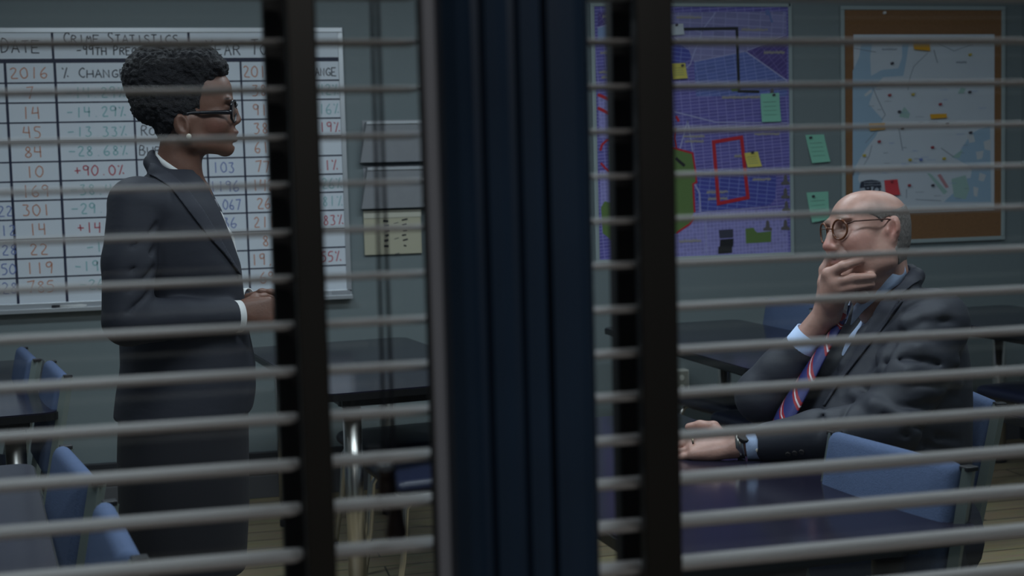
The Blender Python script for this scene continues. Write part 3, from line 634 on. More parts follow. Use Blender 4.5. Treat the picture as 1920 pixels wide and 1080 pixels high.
def tack(px, m_, label):
    q = PY(*px, WALLY); t = thing('push_pin', (q[0], WALLY-.015, q[2]), label=label, cat='push pin', group='push pins in the cork board')
    mk('pin_head', *xf(lathe([(.0065, 0), (.0065, .002), (.0035, .004), (.0035, .009), (.007, .011), (.007, .013)], 10), Matrix.Rotation(math.radians(90), 4, 'X')), m_, t)
    mk('needle', *xf(lathe([(.0006, -.012), (.0006, .001)], 6), Matrix.Rotation(math.radians(90), 4, 'X')), CHROME, t)
for px_, m_, lb in ((C5([(760, 538)])[0], PIN, 'dark pin between the two blue rivers at the map top'), (C5([(738, 805)])[0], PINR, 'dark red pin left in the middle of the paper map'), (C5([(935, 800)])[0], PINY, 'yellow pin above the green park of the paper map'), (C5([(1412, 780)])[0], PIN, 'dark pin beside the small green patch right of centre'),
                    (C5([(1165, 882)])[0], PINR, 'dark red pin above the middle orange note'), (C5([(820, 945)])[0], PIN, 'dark pin left of the small green park'), (C5([(1415, 465)])[0], PINY, 'olive pin at the upper right of the paper map'), (C5([(695, 112)])[0], SHIRTW, 'white pin in the cork above the paper map'),
                    (C6([(600, 190)])[0], PINR, 'dark red pin under the left orange note'), (C6([(485, 298)])[0], PINY, 'yellow pin near the left edge above the badge card'), (C6([(1015, 235)])[0], PINR, 'dark red pin right of centre on the lower map'), (C6([(925, 330)])[0], BLUEI, 'blue pin at the lower centre of the paper map'),
                    (C6([(840, 332)])[0], PINY, 'yellow pin left of the blue pin'), (C6([(1105, 322)])[0], PINY, 'yellow pin right of the blue pin'), (C6([(835, 530)])[0], PINR, 'red pin right of the red note'), (C6([(1018, 530)])[0], PIN, 'dark pin left of the green shore strip'), (C6([(1310, 120)])[0], PIN, 'dark pin beside the bay at the right'), (C6([(780, 85)])[0], PIN, 'dark pin at the top of a straight road'), (C6([(1130, 55)])[0], PIN, 'dark pin under the middle orange note')):
    tack(px_, m_, lb)
note([(1713, 76), (1744, 75), (1742, 96), (1712, 93)], ORANGEN, 'orange note at the top of the paper map', off=.0155, ink=False)
note([(1744, 214), (1775, 213), (1774, 221), (1744, 223)], ORANGEN, 'small orange note in the middle of the paper map', off=.0155, ink=False)
note([(1629, 232), (1660, 231), (1658, 242), (1630, 245)], ORANGEN, 'orange note at the left of the paper map', off=.0155, ink=False)
note([(1658, 338), (1683, 336), (1686, 365), (1660, 367)], REDN, 'red note right above the bald head', pin=(1671, 340), pm_=PINR, off=.0155, ink=False)
# badge card
bx_ = [(1612, 352), (1614, 341), (1624, 338), (1633, 337), (1643, 338), (1651, 340), (1653, 351), (1654, 376), (1612, 378)]
bc = thing('badge_card', tuple(PY(1632, 378, WALLY-.0155)), label='shield-shaped card reading 90 on the paper map, behind the bald head', cat='card')
wmk('card', flat(bx_, .0165), mat('badge_white', (.46, .50, .58), .6), bc)
wmk('dark_header', flat([(1612, 353), (1614, 341), (1624, 338), (1633, 337), (1643, 338), (1651, 340), (1653, 352), (1633, 350)], .0172), BADGEK, bc)
for yy, n_ in ((343.5, 9), (348.5, 8)):
    a = PY(1617, yy, WALLY); b_ = PY(1649, yy, WALLY); wmk('lettering', scribble(a[0], b_[0], a[2], .007, WALLY-.0178, .002, n_), MATS['badge_white'], bc)
a = PY(1619, 363, WALLY); b_ = PY(1648, 363, WALLY)
wmk('lettering', write('90', a[0], b_[0]+.008, a[2], .034, WALLY-.0178, .009, 0, False, 0), BADGEK, bc)

# wall outlet
oz = PY(1268, 735, WALLY)[2]; ox = PY(1268, 715, WALLY)[0]
ot = thing('wall_outlet', (ox, WALLY, oz), label='white outlet box on the wall under the far table', cat='outlet')
wmk('box', box(ox-.035, ox+.045, WALLY-.06, WALLY-.001, oz, oz+.115, .004), PLATE, ot)
wmk('cover_plate', box(ox-.03, ox+.038, WALLY-.064, WALLY-.0605, oz+.006, oz+.109, .001), mat('outlet_grey', (.30, .30, .26), .4), ot)
for dz in (.032, .078): wmk('socket', xf(lathe([(.014, 0), (.014, .003), (.012, .004)], 14), Matrix.Translation((ox+.004, WALLY-.064, oz+dz)) @ Matrix.Rotation(math.radians(90), 4, 'X')), PLATE, ot)

# ------------------------------------------------------------------ tables
TH = .74
def table_parts(t, W, L):
    """local: origin at floor, x across 0..W, y along 0..L"""
    top = prism(rrect(.004, W-.004, .004, L-.004, .05, 6), TH-.004, TH); mk('table_top', *top, TABLETOP, t)
    mk('edge_band', *prism(rrect(0, W, 0, L, .054, 6), TH-.026, TH-.004), TEDGE, t)
    mk('apron', *box(.09, W-.09, .09, L-.09, TH-.062, TH-.027), DARKM, t)
    for x_ in (.13, W-.13):
        for y_ in (.13, L-.13):
            g = mk('leg', *lathe([(.031, .02), (.031, TH-.06)], 20, (x_, y_, 0)), CHROME, t, smooth=True)
            mk('collar', *lathe([(.045, TH-.062), (.045, TH-.0265)], 20, (x_, y_, 0)), DARKM, g, smooth=False)
            mk('foot', *lathe([(.024, 0), (.034, .004), (.034, .024), (.031, .028)], 16, (x_, y_, 0)), DARKM, g)
def table(corner, rot, label, W=.68, L=1.45):
    t = thing('cafe_table', (corner[0], corner[1], 0), math.radians(rot), label=label, cat='table', group='dark laminate tables'); table_parts(t, W, L); return t
table((-1.12, 4.13), 8, 'dark table at the far left with two blue chairs behind', .68, 1.45)
table((-.90, 2.06), 9, 'dark table in the bottom left corner of the view', .68, 1.3)
table((.345, 4.235), 8, 'dark table with a chrome leg seen between left mullion and column', .70, 1.42)
table((1.80, 4.205), 3, 'dark table beyond the seated man, under the purple map', .67, 1.5)
table((.735, 2.105), 4.5, 'dark table under the seated man\'s resting hand', .655, 1.40)
table((3.20, 4.22), 3, 'dark table near the wall behind the seated man\'s shoulder', .67, 1.5)
table((2.18, 1.90), 4, 'dark table at the right edge behind the man\'s chair', .68, 1.36)

# ------------------------------------------------------------------ chairs
def pad(w, h, d, n=14, puff=.35):
    """upholstered pad in the xz plane (x = width), rounded edges, thickness d along y"""
    V = []; F = []
    prof = []
    m_ = 8
    for k in range(m_+1):
        a = -math.pi/2+math.pi*k/m_; prof.append((math.cos(a), math.sin(a)))
    ring = rrect(-w/2, w/2, -h/2, h/2, min(w, h)*.06, 6); N = len(ring); rr = d*.5
    for c, s in prof:
        for x_, z_ in ring:
            sx = 1-(1-c)*rr/(w/2); sz = 1-(1-c)*rr/(h/2); V.append((x_*sx, s*rr, z_*sz))
    for i in range(m_):
        for k in range(N): F.append((i*N+k, i*N+(k+1) % N, (i+1)*N+(k+1) % N, (i+1)*N+k))
    for s, base in ((-1, 0), (1, m_*N)):
        # puffed face: inner rings
        last = base
        for q in (.82, .5, .2):
            b0 = len(V)
            for k in range(N): x0, y0, z0 = V[base+k]; V.append((x0*q, s*(rr+d*puff*(1-q*q)), z0*q))
            for k in range(N):
                f_ = (last+k, last+(k+1) % N, b0+(k+1) % N, b0+k); F.append(f_ if s > 0 else f_[::-1])
            last = b0
        F.append(tuple(last+k for k in (range(N) if s > 0 else range(N-1, -1, -1))))
    return V, F
def make_chair():
    """local: faces +x, origin on the floor below the seat centre"""
    t = thing('stacking_chair', label='chair', cat='chair')
    Wd = .205; th = math.atan2(.078, .39)
    bp = xf(pad(.39, .32, .042, puff=.18), Matrix.Translation((-.250, 0, .692)) @ Matrix.Rotation(-th, 4, 'Y') @ Matrix.Rotation(math.radians(90), 4, 'Z'))
    mk('backrest', *bp, FABRIC, t, smooth=True)
    st = xf(pad(.43, .43, .055, puff=.2), Matrix.Translation((.0, 0, .435)) @ Matrix.Rotation(math.radians(90), 4, 'X'))
    mk('seat', *st, VINYL, t, smooth=True)
    for s in (-1, 1):
        y_ = s*Wd
        b_ = tube([(-.30, y_, 0.0), (-.235, y_, .30), (-.212, y_, .45), (-.290, y_, .84)], .017, 4, flat=.62, up=(0, 1, 0))
        lg = mk('leg', *b_, GREYM, t)
        mk('end_cap', *box(-.303, -.277, y_-.0125, y_+.0125, .837, .846, .002), DARKM, lg)
        fl = mk('leg', *tube([(.235, y_*.98, 0), (.20, y_*.98, .20), (.185, y_*.98, .37), (.165, y_*.98, .398), (.12, y_*.98, .405), (-.215, y_*.98, .405)], .011, 8), CHROME, t, smooth=True)
        mk('glide', *lathe([(.015, 0), (.015, .02), (.012, .024)], 10, (.235, y_*.98, 0)), DARKM, fl)
    mk('cross_rail', *tube([(.12, -Wd, .39), (.12, Wd, .39)], .009, 8), CHROME, t, smooth=True)
    mk('cross_rail', *tube([(-.19, -Wd, .40), (-.19, Wd, .40)], .009, 8), CHROME, t, smooth=True)
    return t
chair0 = None
def chair(top_center, facing, label):
    """place a chair by the centre of its backrest top and the way it faces"""
    global chair0
    a = math.atan2(facing[1], facing[0]); c, s = math.cos(a), math.sin(a)
    t = chair0 = make_chair() if chair0 is None else chair0
    if 'placed' in CH: t = copy_tree(chair0)
    CH['placed'] = 1
    t.location = (top_center[0]+.285*c, top_center[1]+.285*s, 0); t.rotation_euler = (0, 0, a)
    props(t, label, 'chair', 'blue stacking chairs')
    return t
CH = {}
chair((1.340, 2.412), (-.985, -.174), 'empty blue chair tucked under the near table, in front of the man')
chair((-.272, 2.867), (-.972, -.234), 'blue chair in the lower left, the farther of the two beside the skirt')
chair((-.155, 2.277), (-.985, -.17), 'nearest blue chair at bottom left, overlapping the skirt')
chair((-.470, 4.47), (-.978, -.21), 'blue chair at far left, the one nearer the woman')
chair((-.615, 4.94), (-.975, -.22), 'blue chair at the far left table, partly hidden by another chair back')
chair((1.865, 3.00), (-.98, .2), 'blue chair that the man in the suit sits on')
chair((2.505, 5.36), (-.98, -.2), 'blue chair behind the far table, left of the man\'s raised hand')
chair((2.475, 4.86), (-.985, -.17), 'chair behind the far table with its dark seat above the man\'s resting hand')
chair((.99, 4.99), (-.99, -.14), 'chair with dark navy seat behind the chrome leg, farther one')
chair((1.03, 4.42), (-.99, -.14), 'chair with dark navy seat and chrome frame, nearer one by the cords')
chair((3.78, 5.02), (-.99, -.1), 'chair with dark seat at right, near the wall behind the man')

# ------------------------------------------------------------------ organic shapes: a signed distance grid turned into one skin (surface nets)
class Field:
    def __init__(s, lo, hi, h):
        s.h = h; s.lo = np.array(lo, float); s.n = np.ceil((np.array(hi)-s.lo)/h).astype(int)+1
        s.ax = [s.lo[i]+h*np.arange(s.n[i]) for i in range(3)]; s.D = np.full(s.n, 9.0, np.float32)
    def win(s, lo, hi, m):
        i0 = np.clip(np.floor((np.array(lo)-m-s.lo)/s.h).astype(int), 0, s.n-1); i1 = np.clip(np.ceil((np.array(hi)+m-s.lo)/s.h).astype(int)+1, 1, s.n)
        if np.any(i1-i0 < 1): return None
        sl = tuple(slice(a, b) for a, b in zip(i0, i1))
        g = [s.ax[k][sl[k]].reshape([-1 if q == k else 1 for q in range(3)]).astype(np.float32) for k in range(3)]
        return sl, g
    def put(s, sl, d, k, sub=False):
        a = s.D[sl]; d = d.astype(np.float32)
        if sub:
            d = -d; hh = np.clip(.5-.5*(a-d)/k, 0, 1); s.D[sl] = a*(1-hh)+d*hh+k*hh*(1-hh)
        else:
            hh = np.clip(.5+.5*(a-d)/k, 0, 1); s.D[sl] = a*(1-hh)+d*hh-k*hh*(1-hh)
    def ell(s, c, r, k=.01, R=None, sub=False, inf=0.0):
        c = np.array(c, float); r = np.array(r, float)+inf; R = np.eye(3) if R is None else np.array(R)
        ext = np.sqrt(((R*r[None, :])**2).sum(1)); w = s.win(c-ext, c+ext, k+3*s.h)
        if w is None: return
        sl, g = w; p = [g[i]-c[i] for i in range(3)]
        q = [R[0, j]*p[0]+R[1, j]*p[1]+R[2, j]*p[2] for j in range(3)]
        k0 = np.sqrt((q[0]/r[0])**2+(q[1]/r[1])**2+(q[2]/r[2])**2); k1 = np.sqrt((q[0]/r[0]**2)**2+(q[1]/r[1]**2)**2+(q[2]/r[2]**2)**2)+1e-6
        s.put(sl, k0*(k0-1)/k1, k, sub)
    def rc(s, a, b, ra, rb, k=.01, sub=False, inf=0.0):
        a = np.array(a, float); b = np.array(b, float); ra += inf; rb += inf; rm = max(ra, rb)
        w = s.win(np.minimum(a, b)-rm, np.maximum(a, b)+rm, k+3*s.h)
        if w is None: return
        sl, g = w; ba = b-a; l2 = ba@ba+1e-12
        h = np.clip(((g[0]-a[0])*ba[0]+(g[1]-a[1])*ba[1]+(g[2]-a[2])*ba[2])/l2, 0, 1)
        d = np.sqrt((g[0]-a[0]-ba[0]*h)**2+(g[1]-a[1]-ba[1]*h)**2+(g[2]-a[2]-ba[2]*h)**2)-(ra+(rb-ra)*h)
        s.put(sl, d, k, sub)
    def chain(s, pts, rad, k=.01, **kw):
        for i in range(len(pts)-1): s.rc(pts[i], pts[i+1], rad[i], rad[i+1], k, **kw)
    def loft(s, rows, k=.01, pw=2.3, inf=0.0):
        """rows: (z, x0, x1, yc, half width) ascending or descending in z; super-elliptic sections"""
        rows = sorted(rows); z = np.array([q[0] for q in rows])
        X0 = min(q[1] for q in rows)-inf; X1 = max(q[2] for q in rows)+inf; Y0 = min(q[3]-q[4] for q in rows)-inf; Y1 = max(q[3]+q[4] for q in rows)+inf
        w = s.win((X0, Y0, z[0]), (X1, Y1, z[-1]), k+3*s.h)
        sl, g = w; zz = g[2].ravel()
        # smooth interpolation of every column
        def col(f):
            v = np.array([f(q) for q in rows]); zi = np.clip(zz, z[0], z[-1]); out = np.interp(zi, z, v)
            ker = int(.03/s.h)|1
            if len(out) > ker: pad_ = np.pad(out, ker//2, mode='edge'); out = np.convolve(pad_, np.ones(ker)/ker, 'valid')
            return out.reshape(1, 1, -1).astype(np.float32)
        cx = col(lambda q: (q[1]+q[2])/2); A = col(lambda q: (q[2]-q[1])/2)+inf; cy = col(lambda q: q[3]); B = col(lambda q: q[4])+inf
        q_ = (np.abs((g[0]-cx)/A)**pw+np.abs((g[1]-cy)/B)**pw)**(1/pw)
        d = (q_-1)*np.minimum(A, B); dz = np.maximum(z[0]-g[2], g[2]-z[-1]); d = np.maximum(d, dz+0*d)
        s.put(sl, d, k)
    def mesh(s):
        D = s.D; S = D < 0; n = s.n
        C = S[:-1, :-1, :-1].astype(np.int8)
        for a, b, c in [(1, 0, 0), (0, 1, 0), (0, 0, 1), (1, 1, 0), (1, 0, 1), (0, 1, 1), (1, 1, 1)]:
            C = C+S[a:n[0]-1+a, b:n[1]-1+b, c:n[2]-1+c]
        act = np.argwhere((C > 0) & (C < 8)); idx = np.full(C.shape, -1, np.int32); idx[tuple(act.T)] = np.arange(len(act))
        acc = np.zeros((len(act), 3)); cnt = np.zeros(len(act))
        offs = [(0, 0, 0), (1, 0, 0), (0, 1, 0), (1, 1, 0), (0, 0, 1), (1, 0, 1), (0, 1, 1), (1, 1, 1)]
        val = [D[act[:, 0]+o[0], act[:, 1]+o[1], act[:, 2]+o[2]] for o in offs]
        for i, j in [(0, 1), (2, 3), (4, 5), (6, 7), (0, 2), (1, 3), (4, 6), (5, 7), (0, 4), (1, 5), (2, 6), (3, 7)]:
            a, b = val[i], val[j]; m_ = (a < 0) != (b < 0); t = np.where(m_, a/(a-b+1e-20), 0)
            p = np.array(offs[i])[None, :]*(1-t[:, None])+np.array(offs[j])[None, :]*t[:, None]
            acc += np.where(m_[:, None], p, 0); cnt += m_
        V = s.lo+s.h*(act+acc/cnt[:, None]); F = []
        for ax in range(3):
            o1, o2 = (ax+1) % 3, (ax+2) % 3
            sA = [slice(None)]*3; sB = [slice(None)]*3; sA[ax] = slice(0, n[ax]-1); sB[ax] = slice(1, n[ax])
            A = S[tuple(sA)]; B = S[tuple(sB)]; e = np.argwhere(A != B)
            e = e[(e[:, o1] > 0) & (e[:, o2] > 0) & (e[:, o1] < n[o1]-1) & (e[:, o2] < n[o2]-1)]
            def cid(d1, d2):
                q = e.copy(); q[:, o1] -= d1; q[:, o2] -= d2; return idx[tuple(q.T)]
            quad = np.stack([cid(1, 1), cid(0, 1), cid(0, 0), cid(1, 0)], 1); ins = A[tuple(e.T)]
            quad[~ins] = quad[~ins][:, ::-1]; F.append(quad)
        return V, np.concatenate(F)
    def sample(s, P):
        i = np.clip(((P-s.lo)/s.h).round().astype(int), 0, s.n-1); return s.D[tuple(i.T)]
def relax(V, F, it=2, lam=.5):
    for _ in range(it):
        acc = np.zeros_like(V); cnt = np.zeros(len(V))
        for a, b in ((0, 1), (1, 2), (2, 3), (3, 0)):
            np.add.at(acc, F[:, a], V[F[:, b]]); np.add.at(acc, F[:, b], V[F[:, a]]); np.add.at(cnt, F[:, a], 1); np.add.at(cnt, F[:, b], 1)
        V = V+lam*(acc/np.maximum(cnt, 1)[:, None]-V)
    return V
def mkfast(name, V, F, material, parent, color=None, **kw):
    p = parent; off = np.zeros(3)
    while p is not None: off += np.array(p.location); p = p.parent
    V = V-off; me = bpy.data.meshes.new(name); me.vertices.add(len(V)); me.vertices.foreach_set('co', V.astype(np.float32).ravel())
    me.loops.add(4*len(F)); me.loops.foreach_set('vertex_index', F.astype(np.int32).ravel()); me.polygons.add(len(F))
    me.polygons.foreach_set('loop_start', np.arange(0, 4*len(F), 4, dtype=np.int32)); me.polygons.foreach_set('use_smooth', np.ones(len(F), bool)); me.update(calc_edges=True); me.validate()
    if color is not None:
        at = me.color_attributes.new('Col', 'FLOAT_COLOR', 'POINT'); at.data.foreach_set('color', np.concatenate([color, np.ones((len(V), 1))], 1).astype(np.float32).ravel())
    me.materials.append(material); o = bpy.data.objects.new(name, me); COL.objects.link(o); o.parent = parent
    return props(o, **kw)
def bvh_of(V, F): return BVHTree.FromPolygons([Vector(v) for v in V], [tuple(map(int, f)) for f in F])
def inpoly(x, y, poly):
    c = False; n = len(poly)
    for i in range(n):
        x1, y1 = poly[i]; x2, y2 = poly[(i+1) % n]
        if (y1 > y) != (y2 > y) and x < (x2-x1)*(y-y1)/(y2-y1)+x1: c = not c
    return c
def patch(poly, bvh, off=.004, th=.003, step=3.0, maxjump=.05):
    """a cloth panel lying on a garment: outline in photo pixels, laid onto the garment's real surface, with thickness"""
    xs = [p[0] for p in poly]; ys = [p[1] for p in poly]
    nx = max(2, int((max(xs)-min(xs))/step)); ny = max(2, int((max(ys)-min(ys))/step)); G = {}
    def near(x, y):
        best = None
        for k in range(len(poly)):
            a = np.array(poly[k], float); b = np.array(poly[(k+1) % len(poly)], float); t = np.clip(((x-a[0])*(b[0]-a[0])+(y-a[1])*(b[1]-a[1]))/(((b-a)**2).sum()+1e-9), 0, 1); q = a+(b-a)*t
            dd = (q[0]-x)**2+(q[1]-y)**2
            if best is None or dd < best[0]: best = (dd, q)
        return best[1]
    gx = lambda i: min(xs)+(max(xs)-min(xs))*i/nx
    gy = lambda j: min(ys)+(max(ys)-min(ys))*j/ny
    ins = {(i, j) for i in range(nx+1) for j in range(ny+1) if inpoly(gx(i), gy(j), poly)}
    for i in range(-1, nx+2):
        for j in range(-1, ny+2):
            x, y = gx(i), gy(j)
            if (i, j) not in ins:
                if not any((i+a, j+b) in ins for a in (-1, 0, 1) for b in (-1, 0, 1)): continue
                x, y = near(x, y)
            d = Vector(ray(x, y)).normalized(); h = bvh.ray_cast(Vector(CAMP), d)
            if h[0] is None: continue
            nrm = h[1] if h[1].dot(d) < 0 else -h[1]
            G[i, j] = (np.array(h[0]), np.array(nrm))
    V = []; F = []; id_ = {}
    for k, (p, nn) in G.items(): id_[k] = len(V); V.append(p+nn*off)
    base = len(V)
    for k, (p, nn) in G.items(): V.append(p+nn*(off-th))
    edges = {}
    for (i, j) in G:
        q = [(i, j), (i+1, j), (i+1, j+1), (i, j+1)]
        if all(t in G for t in q):
            ps = [G[t][0] for t in q]
            if max(np.linalg.norm(ps[a]-ps[b]) for a in range(4) for b in range(a)) > maxjump: continue
            f = [id_[t] for t in q][::-1]; F.append(tuple(f)); F.append(tuple(base+t for t in f[::-1]))
            for a in range(4):
                e = (f[a], f[(a+1) % 4])
                if (e[1], e[0]) in edges: del edges[e[1], e[0]]
                else: edges[e] = 1
    for a, b in edges: F.append((b, a, base+a, base+b))
    return V, F
def hand(Fd, wrist, d, n, thumb_side, scale=1.0, curl=((.2, .3, .2),)*4, spread=.06, thumb=None, k=.006):
    """five-fingered hand: wrist point, finger direction d, back-of-hand normal n, unit vector towards the thumb"""
    W = np.array(wrist, float); d = np.array(d, float); d /= np.linalg.norm(d); n = np.array(n, float); n -= d*(n@d); n /= np.linalg.norm(n)
    s = np.array(thumb_side, float); s -= d*(s@d); s -= n*(s@n); s /= np.linalg.norm(s); S = scale
    tips = []
    for i, (off, L, rad) in enumerate(((.027, .074, .0088), (.009, .082, .0091), (-.010, .075, .0086), (-.027, .058, .0076))):
        kn = W+d*(.088-.004*abs(i-1))*S+s*off*S+n*.004*S
        Fd.rc(W+s*off*.55*S, kn, .0155*S, .0125*S, .012)
        dirv = d+s*off*spread*20*.05; dirv /= np.linalg.norm(dirv); p = kn; a = 0; r0 = rad*S
        for j, fr in enumerate((.46, .31, .23)):
            a += curl[i][j]; v = dirv*math.cos(a)-n*math.sin(a); q = p+v*L*fr*S; Fd.rc(p, q, r0, r0*.93, .004); p = q; r0 *= .93
        tips.append(p)
    Fd.ell(W+d*.045*S, (.045*S, .036*S, .0145*S), .014, np.stack([d, s, n], 1))
    b0 = W+d*.022*S+s*.022*S-n*.004*S; t = thumb or ((.75, .65, -.15), (.95, .25, -.2), (1, .0, -.2))
    p = b0; r0 = .0135*S
    for (a, b_, c), L in zip(t, (.040, .032, .026)):
        v = d*a+s*b_+n*c; v /= np.linalg.norm(v); q = p+v*L*S; Fd.rc(p, q, r0, r0*.86, .007); p = q; r0 *= .86
    return tips

# ------------------------------------------------------------------ the standing woman (profile, facing +x)
WY = 3.50
wr = thing('person', (-.06, WY, 0), label='standing woman in dark skirt suit and black glasses, seen in profile', cat='person')
def W(x, y, dy=0.0): return PY(x, y, WY+dy)
S_ = 1/733.0
def head_woman(Fd):
    Fd.ell(W(338, 180), (.098, .076, .105), .01)
    Fd.ell(W(380, 172), (54*S_, .066, 48*S_), .02)
    Fd.ell(W(378, 215), (57*S_, .063, 66*S_), .02)
    Fd.ell(W(372, 252), (62*S_, .052, 36*S_), .02)
    for s in (-1, 1):
        Fd.ell(W(402, 232, s*.036), (.036, .030, .032), .02)
        Fd.rc(W(420, 277, s*.012), W(364, 266, s*.050), .0185, .020, .018)
        Fd.rc(W(364, 266, s*.050), W(356, 225, s*.060), .020, .020, .018)
        Fd.ell(W(428, 188, s*.030), (.012, .026, .008), .012)                    # brow ridge
        Fd.ell(W(430, 204, s*.032), (.014, .020, .012), .008, sub=True)          # eye socket
        Fd.ell(W(422, 204, s*.032), (.0125, .0125, .0125), .004)                 # lid over eyeball
        Fd.ell(W(427, 199.5, s*.032), (.006, .013, .0025), .003)
        Fd.ell(W(440, 229, s*.011), (.0095, .0075, .0075), .006)                 # nostril wing
        Fd.ell(W(443, 235, s*.007), (.004, .003, .002), .002, sub=True)
    Fd.chain([W(431, 194), W(437, 208), W(445, 224)], [.009, .010, .0105], .010)
    Fd.ell(W(424, 252), (.026, .030, .026), .015)
    Fd.ell(W(439, 248), (.0115, .021, .0068), .005); Fd.ell(W(437.5, 262), (.0112, .019, .0080), .005)
    Fd.ell(W(448, 255.5), (.006, .026, .0016), .003, sub=True)
    Fd.ell(W(424, 277), (.0205, .022, .020), .012)
    Fd.ell(W(437, 270), (.008, .014, .0035), .006, sub=True)
Fd = Field((-.30, WY-.32, -.0), (.36, WY+.34, 1.80), .0034)
head_woman(Fd)
# ears
for s in (-1, 1):
    ce = W(340, 236, s*.0785); R = Matrix.Rotation(math.radians(-12), 3, 'Y') @ Matrix.Rotation(math.radians(s*14), 3, 'Z')
    Fd.ell(ce, (.0195, .0100, .031), .005, np.array(R)); Fd.ell(ce+np.array([.003, s*.0100, .004]), (.0100, .0075, .019), .003, np.array(R), sub=True)
    Fd.ell(ce+np.array([.004, s*.001, -.022]), (.009, .007, .010), .005)
    Fd.ell(ce+np.array([.013, s*.003, -.003]), (.005, .005, .008), .004)
# neck and chest
Fd.chain([W(344, 255), W(336, 295), W(332, 345)], [.050, .047, .054], .025)
Fd.chain([W(338, 325), W(362, 372), W(378, 420)], [.046, .042, .044], .03)
for s in (-1, 1): Fd.rc(W(358, 258, s*.040), W(366, 350, s*.012), .013, .009, .015)
Fd.loft([(W(330, 360)[2], W(265, 360)[0], W(380, 360)[0], WY, .10), (W(330, 420)[2], W(240, 420)[0], W(400, 420)[0], WY, .13), (W(330, 600)[2], W(245, 600)[0], W(430, 600)[0], WY, .12), (W(330, 760)[2], W(240, 760)[0], W(450, 760)[0], WY, .14)], .02)
armN = [W(252, 385, -.175), W(238, 602, -.235), W(432, 594, -.13)]; armF = [W(262, 385, .175), W(262, 590, .215), W(452, 570, .085)]
for A in (armN, armF): Fd.chain(A, [.040, .034, .0245], .02)
hN = W(446, 586, -.118); hF = W(462, 570, .07)
hand(Fd, hN, (1, .20, -.02), (.12, -1, .25), (0, .2, 1), .94, ((.7, .9, .5), (.75, .95, .5), (.8, .95, .5), (.85, 1., .5)), thumb=((.8, .5, -.35), (.95, .1, -.45), (.9, -.1, -.5)))
hand(Fd, hF, (1, -.42, -.05), (.3, 1, .35), (0, -.2, 1), .94, ((.75, .8, .5), (.7, .8, .5), (.7, .8, .5), (.7, .9, .5)), thumb=((.8, .5, -.25), (.95, .15, -.25), (1, 0, -.2)))
for s in (-1, 1):
    Fd.chain([W(345, 760, s*.08), (-.075, WY+s*.075, .50), (-.085, WY+s*.07, .38), (-.105, WY+s*.065, .22), (-.09, WY+s*.06, .09)], [.08, .055, .056, .040, .030], .02)
    Fd.chain([(-.10, WY+s*.06, .055), (-.02, WY+s*.062, .035), (.05, WY+s*.065, .028)], [.030, .026, .02], .015)
V, F = Fd.mesh(); V = relax(V, F, 1, .4)
col = np.tile(np.array([[.168, .080, .055]]), (len(V), 1))
def tint(V, col, c, r, to, hard=2.0):
    d = np.linalg.norm((V-np.array(c))/np.array(r), axis=1); w = np.clip((1-d)*hard, 0, 1)[:, None]; return col*(1-w)+np.array(to)*w
col = tint(V, col, W(441, 249), (.016, .024, .0075), (.16, .052, .048)); col = tint(V, col, W(440, 262), (.016, .022, .0085), (.19, .066, .06))
for s in (-1, 1):
    col = tint(V, col, W(404, 236, s*.06), (.035, .03, .03), (.21, .085, .062), 1.0)
    col = tint(V, col, W(427, 186, s*.034), (.014, .03, .0055), (.03, .018, .015), 3); col = tint(V, col, W(432, 204.5, s*.034), (.010, .012, .0025), (.015, .01, .01), 3)
mkfast('body', V, F, SKINW, wr, col); woman_body = (V, F)
# hair: piled-up natural curls
Hd = Field(W(222, 275, 0)-np.array([.0, .13, .0]), W(440, 66, 0)+np.array([0, .13, 0]), .0030)
for c, r in ((W(302, 147), (68*S_, .090, 62*S_)), (W(362, 128), (56*S_, .083, 44*S_)), (W(296, 192), (48*S_, .082, 42*S_)), (W(312, 230), (21*S_, .058, 33*S_)), (W(330, 190), (38*S_, .083, 45*S_))): Hd.ell(c, r, .012)
for s in (-1, 1):
    Hd.ell(W(362, 172, s*.058), (22*S_, .018, 40*S_), .008); Hd.ell(W(330, 205, s*.062), (30*S_, .020, 34*S_), .01)
Hd.ell(W(405, 128), (20*S_, .07, 17*S_), .01)
V0, F0 = Hd.mesh(); pick = RNG.choice(len(V0), 4200, replace=False)
for i in pick:
    r = RNG.uniform(.0030, .0058); Hd.ell(V0[i]+RNG.normal(0, .0014, 3), (r, r, r), .0015)
# clear the face, ear and the open temple
Hd.ell(W(428, 190), (40*S_, .10, 46*S_), .006, sub=True)
for s in (-1, 1):
    Hd.ell(W(411, 205, s*.075), (34*S_, .03, 58*S_), .008, sub=True); Hd.ell(W(342, 238, s*.092), (.024, .036, .035), .005, sub=True)
V, F = Hd.mesh(); mkfast('hair', V, F, HAIRB, wr)
